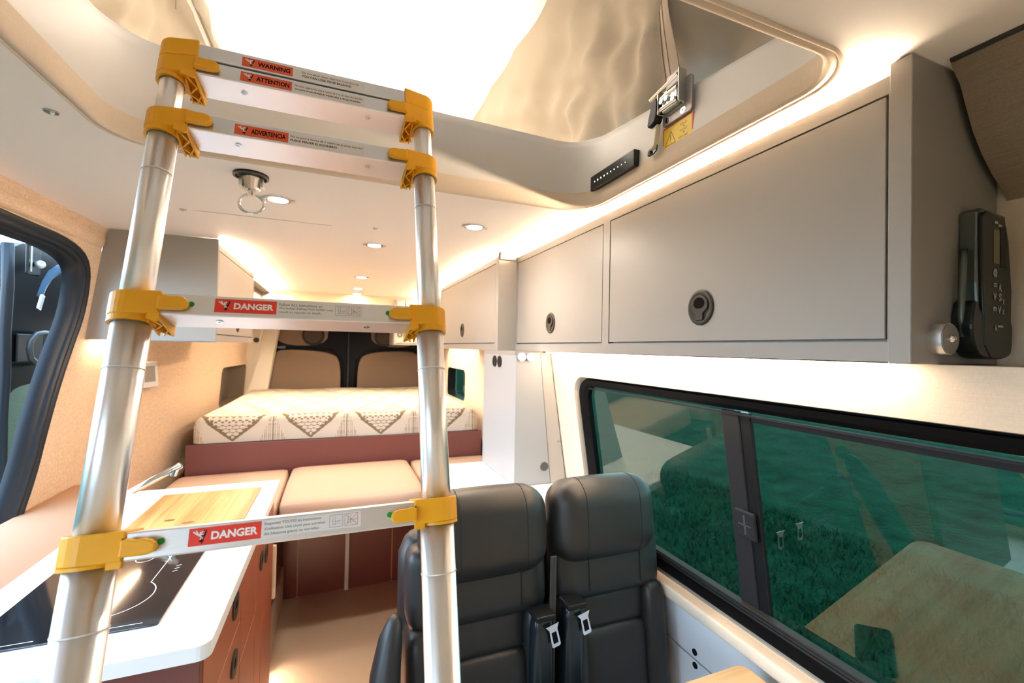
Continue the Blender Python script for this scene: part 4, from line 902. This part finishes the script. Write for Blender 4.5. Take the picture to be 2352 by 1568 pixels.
# ================================================================== SEATS
def seat(x0, x1, h0, h1, label):
    t = thing('seat', label, 'seat', ((x0+x1)/2, 1.08, 0), group='black leather passenger seats')
    tilt = Matrix.Translation((0, 1.08, 0.75)) @ Matrix.Rotation(R(-7), 4, 'X') @ Matrix.Translation((0, -1.08, -0.75))
    w = x1-x0; s = 0.075
    def part(name, a, b, y0, y1, z0, z1, k=0.6, p=3, m=leather, n=12):
        bm = B(); pillow(bm, a, b, y0, y1, z0, z1, n, k, p, tilt); return obj(name, bm, m, t, smooth=True)
    part('back_shell', x0, x1, 1.075, 1.19, 0.32, 0.985, 0.95, 1)
    part('shoulder_pad', x0+0.012, x1-0.008, 1.020, 1.12, 0.775, 0.965, 0.55, 2)
    part('centre_panel', x0+s, x1-s*0.8, 1.035, 1.12, 0.690, 0.787, 0.40, 2)
    part('lumbar_panel', x0+s, x1-s*0.8, 1.022, 1.12, 0.36, 0.694, 0.40, 2)
    part('side_bolster', x0+0.002, x0+s+0.010, 1.000, 1.12, 0.36, 0.785, 0.75, 2)
    part('side_bolster', x1-s*0.8-0.010, x1-0.002, 1.005, 1.12, 0.36, 0.785, 0.75, 2)
    hr = part('headrest', h0, h1, 0.985, 1.115, 0.876, 1.086, 0.88, 2.5, n=14)
    hx0, hx1 = h0, h1
    hv = [v.co for v in hr.data.vertices]
    for fx in (0.25, 0.79):
        x = hx0+(hx1-hx0)*fx; xs_c = min((abs(v.x-x), v.x) for v in hv)[1]
        col_ = sorted([v for v in hv if abs(v.x-xs_c) < 0.008 and v.y < 1.10], key=lambda v: math.atan2(v.z-0.985, 1.07-v.y))
        keep = []
        for v in col_:
            if not keep or (v-keep[-1]).length > 0.006: keep.append(v.copy())
        bm = B(); tube(bm, [Vector((x, v.y-0.0002, v.z)) for v in keep], 0.0013, 5)
        obj('seam', bm, stitch, hr, smooth=True)
    bm = B()
    for x in (x0+s+0.02, x1-s*0.8-0.02):
        tube(bm, [tilt @ Vector((x, 1.0165, z)) for z in [0.80+0.14*i/8 for i in range(9)]], 0.0012, 5)
    obj('panel_seam', bm, stitch, t, smooth=True)
    for x in ((hx0+hx1)/2-0.05, (hx0+hx1)/2+0.05):
        bm = B(); cyl(bm, tilt @ Vector((x, 1.06, 0.86)), tilt @ Vector((x, 1.06, 0.93)), 0.006, 12); obj('headrest_post', bm, chrome, t)
    bm = B(); pillow(bm, x0+0.01, x1-0.01, 0.62, 1.08, 0.30, 0.42, 12, 0.7, 2); obj('seat_base', bm, leather, t, smooth=True)
    bm = B(); box(bm, x0+0.03, x1-0.03, 0.70, 1.10, 0.02, 0.31, 0.01); obj('pedestal', bm, blackpl, t)
    return t
s1 = seat(0.158, 0.526, 0.200, 0.520, 'black leather passenger seat on the aisle side, with its head partly behind the ladder pole')
s2 = seat(0.548, 0.888, 0.548, 0.862, 'black leather passenger seat beside the window')
# belt guides and tongues between the seats
for (x, z, t) in ((0.488, 0.800, s1), (0.574, 0.812, s2)):
    bm = B(); pillow(bm, x-0.030, x+0.028, 0.972, 1.02, z-0.42, z-0.006, 10, 0.8, 1); obj('belt_guide', bm, mat('belt_cover', (0.008, 0.014, 0.018), 0.22), t, smooth=True)
    bm = B(); box(bm, x-0.028, x+0.026, 0.968, 1.02, z-0.010, z+0.003, 0.003); obj('guide_slot', bm, blackpl, t)
    Mt = Matrix.Translation((x+0.010, 0.962, z-0.012)) @ Matrix.Rotation(R(-14), 4, 'Y')
    bm = B(); prism(bm, [(-0.018, -0.004), (0.018, -0.004), (0.011, -0.016), (0.012, -0.056), (0.009, -0.060), (-0.009, -0.060), (-0.012, -0.056), (-0.011, -0.016)], 1, -0.0015, 0.0015, 0.0006, M=Mt); tg = obj('belt_tongue', bm, chrome, t)
    bm = B(); box(bm, -0.0065, 0.0065, -0.0019, 0.0019, -0.050, -0.022, M=Mt); obj('tongue_slot', bm, ink, tg)
for x in (0.514, 0.522):
    bm = B(); box(bm, x-0.004, x+0.004, 0.995, 1.001, 0.38, 0.93, 0.001, 1); obj('belt_webbing', bm, mat('belt_webbing_brown', (0.035, 0.03, 0.028), 0.8), s1)
ar_ = thing('armrest', 'black folded-up armrest standing beside the aisle seat', 'armrest', (0.13, 1.0, 0.5))
bm = B()
cen = [(0.110, 0.90, 0.40), (0.104, 0.93, 0.50), (0.104, 0.965, 0.62), (0.112, 0.992, 0.74), (0.124, 1.004, 0.805), (0.134, 1.008, 0.842), (0.137, 1.009, 0.853)]
rr_ = [0.030, 0.033, 0.034, 0.032, 0.026, 0.016, 0.006]
tube(bm, cen, rr_, 20); 
for v in bm.verts: v.co.y = 1.0+(v.co.y-1.0)*1.35
obj('pad', bm, leather, ar_, smooth=True)
bm = B(); tube(bm, [(c[0]-0.012+0.006, (1.0+(c[1]-1.0)*1.35)-r_*1.30, c[2]) for c, r_ in zip(cen[:-1], rr_)], 0.0012, 5); obj('seam', bm, stitch, ar_, smooth=True)

# ================================================================== TABLE, PHONE
tb = thing('table', 'bamboo table whose rounded corner shows at the bottom edge', 'table', (0.45, 0.4, 0.0))
tp = rrect(0.333, 0.868, -0.20, 0.742, [0.022, 0.035, 0.035, 0.022], 6)
bm = B(); prism(bm, tp, 2, 0.725, 0.750, 0.003); obj('top', bm, table_m, tb)
bm = B(); cyl(bm, (0.62, 0.3, 0.0), (0.62, 0.3, 0.725), 0.03, 24); obj('leg', bm, alu, tb)
bm = B(); cyl(bm, (0.62, 0.3, 0.0), (0.62, 0.3, 0.012), 0.12, 32); obj('foot', bm, alu, tb)
ph_ = thing('smartphone', 'dark smartphone with charging cable on the table, seen mirrored in the window', 'phone', (0.72, 0.65, 0.75))
Mp = Matrix.Translation((0.775, 0.612, 0.7503)) @ Matrix.Rotation(R(59), 4, 'Z')
bm = B(); prism(bm, rrect(-0.034, 0.034, -0.062, 0.062, 0.010, 5), 2, 0.0, 0.009, 0.0012, M=Mp); obj('case', bm, mat('phone_case', (0.01, 0.03, 0.028), 0.4), ph_)
bm = B(); prism(bm, rrect(-0.031, 0.031, -0.059, 0.059, 0.008, 5), 2, 0.0088, 0.0096, M=Mp); obj('screen', bm, phone_m, ph_)
bm = B(); box(bm, -0.005, 0.005, -0.076, -0.062, 0.001, 0.007, 0.001, 1, M=Mp); obj('plug', bm, white_lam, ph_)
bm = B(); tube(bm, [Mp @ Vector(p) for p in ((0, -0.076, 0.004), (0.004, -0.09, 0.004), (0.008, -0.105, 0.003), (0.01, -0.12, 0.003))], 0.002, 6); obj('cable', bm, white_lam, ph_, smooth=True)

# ================================================================== LADDER
LA = R(16.95)
ld = thing('telescopic_ladder', 'telescopic aluminium ladder with orange rung clamps leaning up into the roof hatch', 'ladder', (-0.252, 0.2745, 0.0), (-LA, 0, 0))
WL = 0.3926
rung_z = [1.267, 1.5605, 1.8575, 1.9615, 1.9935]
def lobj(name, bm, m, parent=None, label=None, smooth=False):
    return obj(name, bm, m, parent or ld, label, smooth, local=True)
rad = [0.0255, 0.0232, 0.0205, 0.0180, 0.0155]
cuts = [0.02, 1.184, 1.4765, 1.771]
for side, x in ((0, 0.0), (1, WL)):
    zs = [(0.03, rung_z[0]-0.01, 0.0240), (rung_z[0]-0.01, rung_z[1]-0.01, 0.0212), (rung_z[1]-0.01, rung_z[2]-0.01, 0.0184), (rung_z[2]-0.01, rung_z[4]+0.012, 0.0158)]
    for k, (a, b, r_) in enumerate(zs):
        bm = B(); cyl(bm, (x, 0, a), (x, 0, b), r_, 56); po = lobj('pole_section', bm, alu)
        for p in po.data.polygons: p.use_smooth = len(p.vertices) == 4
        zc = (1.184, 1.4765, 1.771)[k] if k < 3 else None
        if zc:
            bm = B(); annulus(bm, (x, 0, zc), (0, 0, 1), r_-0.002, r_+0.0007, 0.0016, 56); lobj('section_ring', bm, mat('ring_%d%d' % (side, k), (0.75, 0.72, 0.68), 0.4), po)
    bm = B(); cyl(bm, (x, 0, 0.0), (x, 0, 0.05), 0.031, 28); lobj('rubber_foot', bm, blackpl)
def clamp(x, z, sx, r_, k, h=0.0175):
    """orange collar round the pole with a hollow block toward the rung; sx=+1 block towards +x"""
    Rr = r_+0.0055; top = (k == 4)
    out = [(Rr*math.cos(R(a)), Rr*math.sin(R(a))) for a in range(72, 265, 12)]
    out = [(u, v) for u, v in out]
    out += [(0.0345, -0.0275), (0.036, -0.0260), (0.036, 0.0265), (0.034, 0.0285), (0.020, 0.0285)]
    if sx < 0: out = [(-u, v) for u, v in out][::-1]
    bm = B()
    if top: prism(bm, [(x+u, v) for u, v in out], 2, z-0.014, z+0.020, 0.004)
    else: prism(bm, [(x+u, v) for u, v in out], 2, z-h+0.003, z+h, 0.0018)
    c = lobj('clamp', bm, orange)
    if top: return c
    # hollow bracket below: walls and ribs, open from underneath
    bm = B(); zb = z-h-0.011 if k else z-h-0.004; T = 0.0032
    rim = 0.0055
    def bx_(a, b, y0, y1): xs_ = sorted((x+sx*a, x+sx*b)); box(bm, xs_[0], xs_[1], y0, y1, zb, z-h+0.004, 0.0006, 1)
    if k:
        prism(bm, [(x+sx*(r_+0.003), z-h+0.004), (x+sx*0.036, z-h+0.004), (x+sx*0.040, zb+0.004), (x+sx*0.0385, zb+0.002), (x+sx*0.033, zb+0.002), (x+sx*(r_+0.001), z-h-0.004)], 1, 0.0262, 0.0290)
        prism(bm, [(x+sx*(r_+0.003), z-h+0.004), (x+sx*0.036, z-h+0.004), (x+sx*0.037, z-h-0.006), (x+sx*0.034, z-h-0.008), (x+sx*(r_+0.001), z-h-0.004)], 1, -0.0275, -0.0245)
        # slanting lower lip and the diagonal ribs
        for (a0, b0, a1, b1) in ((0.024, -0.022, 0.034, -0.004), (0.034, -0.004, 0.024, 0.008), (0.024, 0.012, 0.0375, 0.026), (0.037, 0.010, 0.028, 0.027), (0.0350, -0.0265, 0.0385, 0.0275), (0.0215, -0.015, 0.0225, 0.027)):
            A_, B_ = Vector((x+sx*a0, b0)), Vector((x+sx*a1, b1)); d_ = (B_-A_).normalized(); n_ = Vector((-d_.y, d_.x))*0.0011
            za = zb + 0.008*(1-(b0+0.027)/0.055); zc_ = zb + 0.008*(1-(b1+0.027)/0.055)
            q = [A_-n_, B_-n_, B_+n_, A_+n_]; lo = [bm.verts.new((p.x, p.y, zz)) for p, zz in zip(q, (za, zc_, zc_, za))]; hi = [bm.verts.new((p.x, p.y, z-h+0.003)) for p in q]
            bm.faces.new(lo[::-1]); bm.faces.new(hi)
            for i in range(4): bm.faces.new((lo[i], lo[(i+1) % 4], hi[(i+1) % 4], hi[i]))
        annulus(bm, (x, 0, z-h-0.005), (0, 0, 1), r_+0.0008, r_+0.0048, 0.008, 40)
    else:
        annulus(bm, (x, 0, z-h-0.001), (0, 0, 1), r_+0.0008, Rr, 0.004, 40)
        bx_(0.022, 0.036, -0.0275, -0.020)
    lobj('bracket', bm, orange, c)
    # thumb lever
    if sx > 0 or True:
        o_ = [(0.0345, -0.0085), (0.0345, 0.0085), (0.040, 0.0100), (0.048, 0.0085), (0.056, 0.0090), (0.063, 0.0070), (0.067, 0.0030), (0.068, -0.0010), (0.066, -0.0060), (0.061, -0.0085), (0.050, -0.0090)]
        pts = [(x+sx*u, z-0.001+w) for u, w in o_]
        if sx < 0: pts = pts[::-1]
        bm = B(); prism(bm, pts, 1, -0.0365, -0.0262, 0.0022); lobj('lever', bm, orange, c)
        bm = B(); xs_ = sorted((x+sx*0.0335, x+sx*0.0348)); box(bm, xs_[0], xs_[1], -0.0285, -0.0270, z-0.010, z+0.010); lobj('lever_slot', bm, mat('slot_brown_%d%d' % (k, sx+1), (0.20, 0.07, 0.005), 0.6), c)
    return c
def PR(u, v): return Vector((u, -0.02485, v))
def man(bm, bm2, u, v, s):
    """falling man pictogram: white figure, black ladder"""
    f = lambda a, b: (u+a*s, v+b*s)
    strokes(bm, [(f(-.9, .75), f(-.45, .35)), (f(-.55, .85), f(-.30, .35)), (f(-.45, .35), f(-.05, .10)), (f(-.30, .40), f(.15, -.05)), (f(.15, -.05), f(.05, -.35)), (f(.15, -.05), f(.40, -.35)), (f(-.10, .35), f(.30, .70)), (f(.05, .25), f(.35, .35)), (f(.30, .70), f(.45, .62)), (f(-.05, .55), f(.02, .60))], 0.17*s, PR)
    strokes(bm2, [(f(.75, .85), f(.25, -.95)), (f(.45, .85), f(.10, -.75)), (f(.55, .55), f(.75, .45)), (f(.45, .15), f(.65, .10)), (f(.20, -.55), f(.45, -.60)), (f(-.1, -.62), f(.25, -.60))], 0.14*s, PR)
RL = [dict(head='DANGER', hc=white_ink, red=red_lab, lines=['Respectez TOUTES les instructions', "d'utilisation. Une chute peut entraîner", 'des blessures graves ou mortelles'], icons=True, dot=True, x1=0.2865),
      dict(head='DANGER', hc=white_ink, red=red_lab, lines=['Follow ALL instructions on', 'this ladder.Falling from ladder may', 'result in injuries or death.'], icons=True, dot=True, x1=0.2865),
      dict(head='ADVERTENCIA', hc=ink, red=red_lab2, lines=['No se pare a menos de 1 metro de la parte superior', 'PUEDE PERDER EL EQUILIBRIO'], icons=False, dot=False, x1=0.2865),
      dict(head='ATTENTION', hc=ink, red=red_lab2, lines=["Ne vous approchez pas à moins de 1 m du haut de l'échelle", "VOUS POURRIEZ PERDRE L'ÉQUILIBRE."], icons=False, dot=False, x1=0.2865),
      dict(head='WARNING', hc=ink, red=red_lab2, lines=['Do not stand closer than 3 ft. from the top', 'YOU CAN LOSE YOUR BALANCE.'], icons=False, dot=False, x1=0.2865)]
rr_k = [0.0240, 0.0212, 0.0184, 0.0158, 0.0158]
for k, z in enumerate(rung_z):
    hgt = 0.0138 if k >= 3 else 0.0150
    bm = B(); box(bm, 0.030, WL-0.030, -0.0245, 0.0250, z-hgt, z+hgt, 0.0016, 2); rg_ = lobj('rung', bm, alu_r)
    if k == 3:
        bm = B(); box(bm, 0.036, WL-0.036, -0.0190, 0.020, z+hgt-0.0005, z+0.032-hgt+0.0006); lobj('rung_gap_seal', bm, dark_groove, rg_)
    d = RL[k]; L0 = 0.0955; hh_ = 0.0098 if k < 2 else 0.0094
    zc = z+0.0015 if k < 2 else (z-0.0015 if k == 2 else z+0.0)
    zc = {0: 1.2690, 1: 1.5615, 2: 1.8558, 3: 1.9608, 4: 1.9915}[k]
    bm = B(); box(bm, L0, 0.1703, -0.02475, -0.0244, zc-hh_, zc+hh_); lobj('red_label', bm, d['red'], rg_, label='%s warning label in red' % d['head'].lower())
    bm = B(); box(bm, 0.1703, d['x1'], -0.02470, -0.0244, zc-hh_, zc+hh_); lobj('text_label', bm, white_lab, rg_)
    bm = B(); text_bm(bm, d['head'], L0+0.0225, 0.1665, zc-0.0046, zc+0.0046, PR, 0.035 if k < 2 else 0.03); b1 = B(); b2 = B(); man(b1, b2, L0+0.0115, zc, 0.0078)
    lobj('headline', bm, d['hc'], rg_); lobj('falling_figure', b1, white_ink, rg_); lobj('ladder_symbol', b2, ink, rg_)
    bm = B(); n = len(d['lines'])
    if n == 3:
        for i, (s_, wd) in enumerate(zip(d['lines'], (0.056, 0.071, 0.056) if k == 1 else (0.064, 0.070, 0.062))):
            text_bm(bm, s_, 0.1735, 0.1735+wd, zc+0.0040-0.0058*i-0.0004, zc+0.0040-0.0058*i+0.0038, PR, 0.004)
    else:
        w1, w2 = {2: (0.1105, 0.070), 3: (0.108, 0.106), 4: (0.092, 0.080)}[k]
        xs_ = {2: 0.1735, 3: 0.1745, 4: 0.184}[k]
        text_bm(bm, d['lines'][0], xs_, xs_+w1, zc+0.0008, zc+0.0060, PR, 0.006); text_bm(bm, d['lines'][1], xs_, xs_+w2, zc-0.0060, zc-0.0012, PR, 0.022)
    lobj('small_print', bm, grey_ink if k < 2 else ink, rg_)
    if d['icons']:
        bm = B(); bR = B()
        for q, u0_ in enumerate((0.2480, 0.2665)):
            u1_, v0_, v1_ = u0_+0.0160, zc-0.0070, zc+0.0075
            tgt = bR if q else bm
            strokes(tgt, [((u0_, v0_), (u1_, v0_)), ((u1_, v0_), (u1_, v1_)), ((u1_, v1_), (u0_, v1_)), ((u0_, v1_), (u0_, v0_))], 0.00035, PR)
            strokes(bm, [((u0_+.003, zc), (u1_-.001, zc)), ((u0_+.003, zc-.0035), (u1_-.001, zc-.0035)), ((u0_+.004, v0_+.002), (u0_+.004, v1_-.001)), ((u0_+.007, v0_+.002), (u0_+.007, v1_-.001)), ((u0_+.008, zc-.0015), (u0_+.012, zc-.001)), ((u0_+.012, zc-.001), (u0_+.011, zc-.0022))], 0.0003, PR)
            if q: strokes(bR, [((u0_, v0_), (u1_, v1_)), ((u0_, v1_), (u1_, v0_))], 0.00035, PR)
        lobj('pictogram_lines', bm, grey_ink, rg_); lobj('crossed_pictogram', bR, red_ink, rg_)
    if d['dot']:
        for xd in (0.0690, WL-0.0690):
            bm = B(); cyl(bm, (xd, -0.0246, zc), (xd, -0.0255, zc), 0.0036, 20); lobj('green_dot', bm, green, rg_)
    for xs_ in (0.0985, 0.2935):
        bm = B(); annulus(bm, (xs_, -0.004, z-hgt), (0, 0, -1), 0.0022, 0.0046, 0.0012, 20); cyl(bm, (xs_, -0.004, z-hgt+0.001), (xs_, -0.004, z-hgt-0.0002), 0.0024, 12); lobj('screw', bm, chrome, rg_)
    clamp(0.0, z, 1, rr_k[k], k); clamp(WL, z, -1, rr_k[k], k)
for z in (0.39, 0.68, 0.975):
    bm = B(); box(bm, 0.030, WL-0.030, -0.0245, 0.0250, z-0.015, z+0.015, 0.0016, 2); lobj('rung', bm, alu_r)
    clamp(0.0, z, 1, 0.024, 0); clamp(WL, z, -1, 0.024, 0)
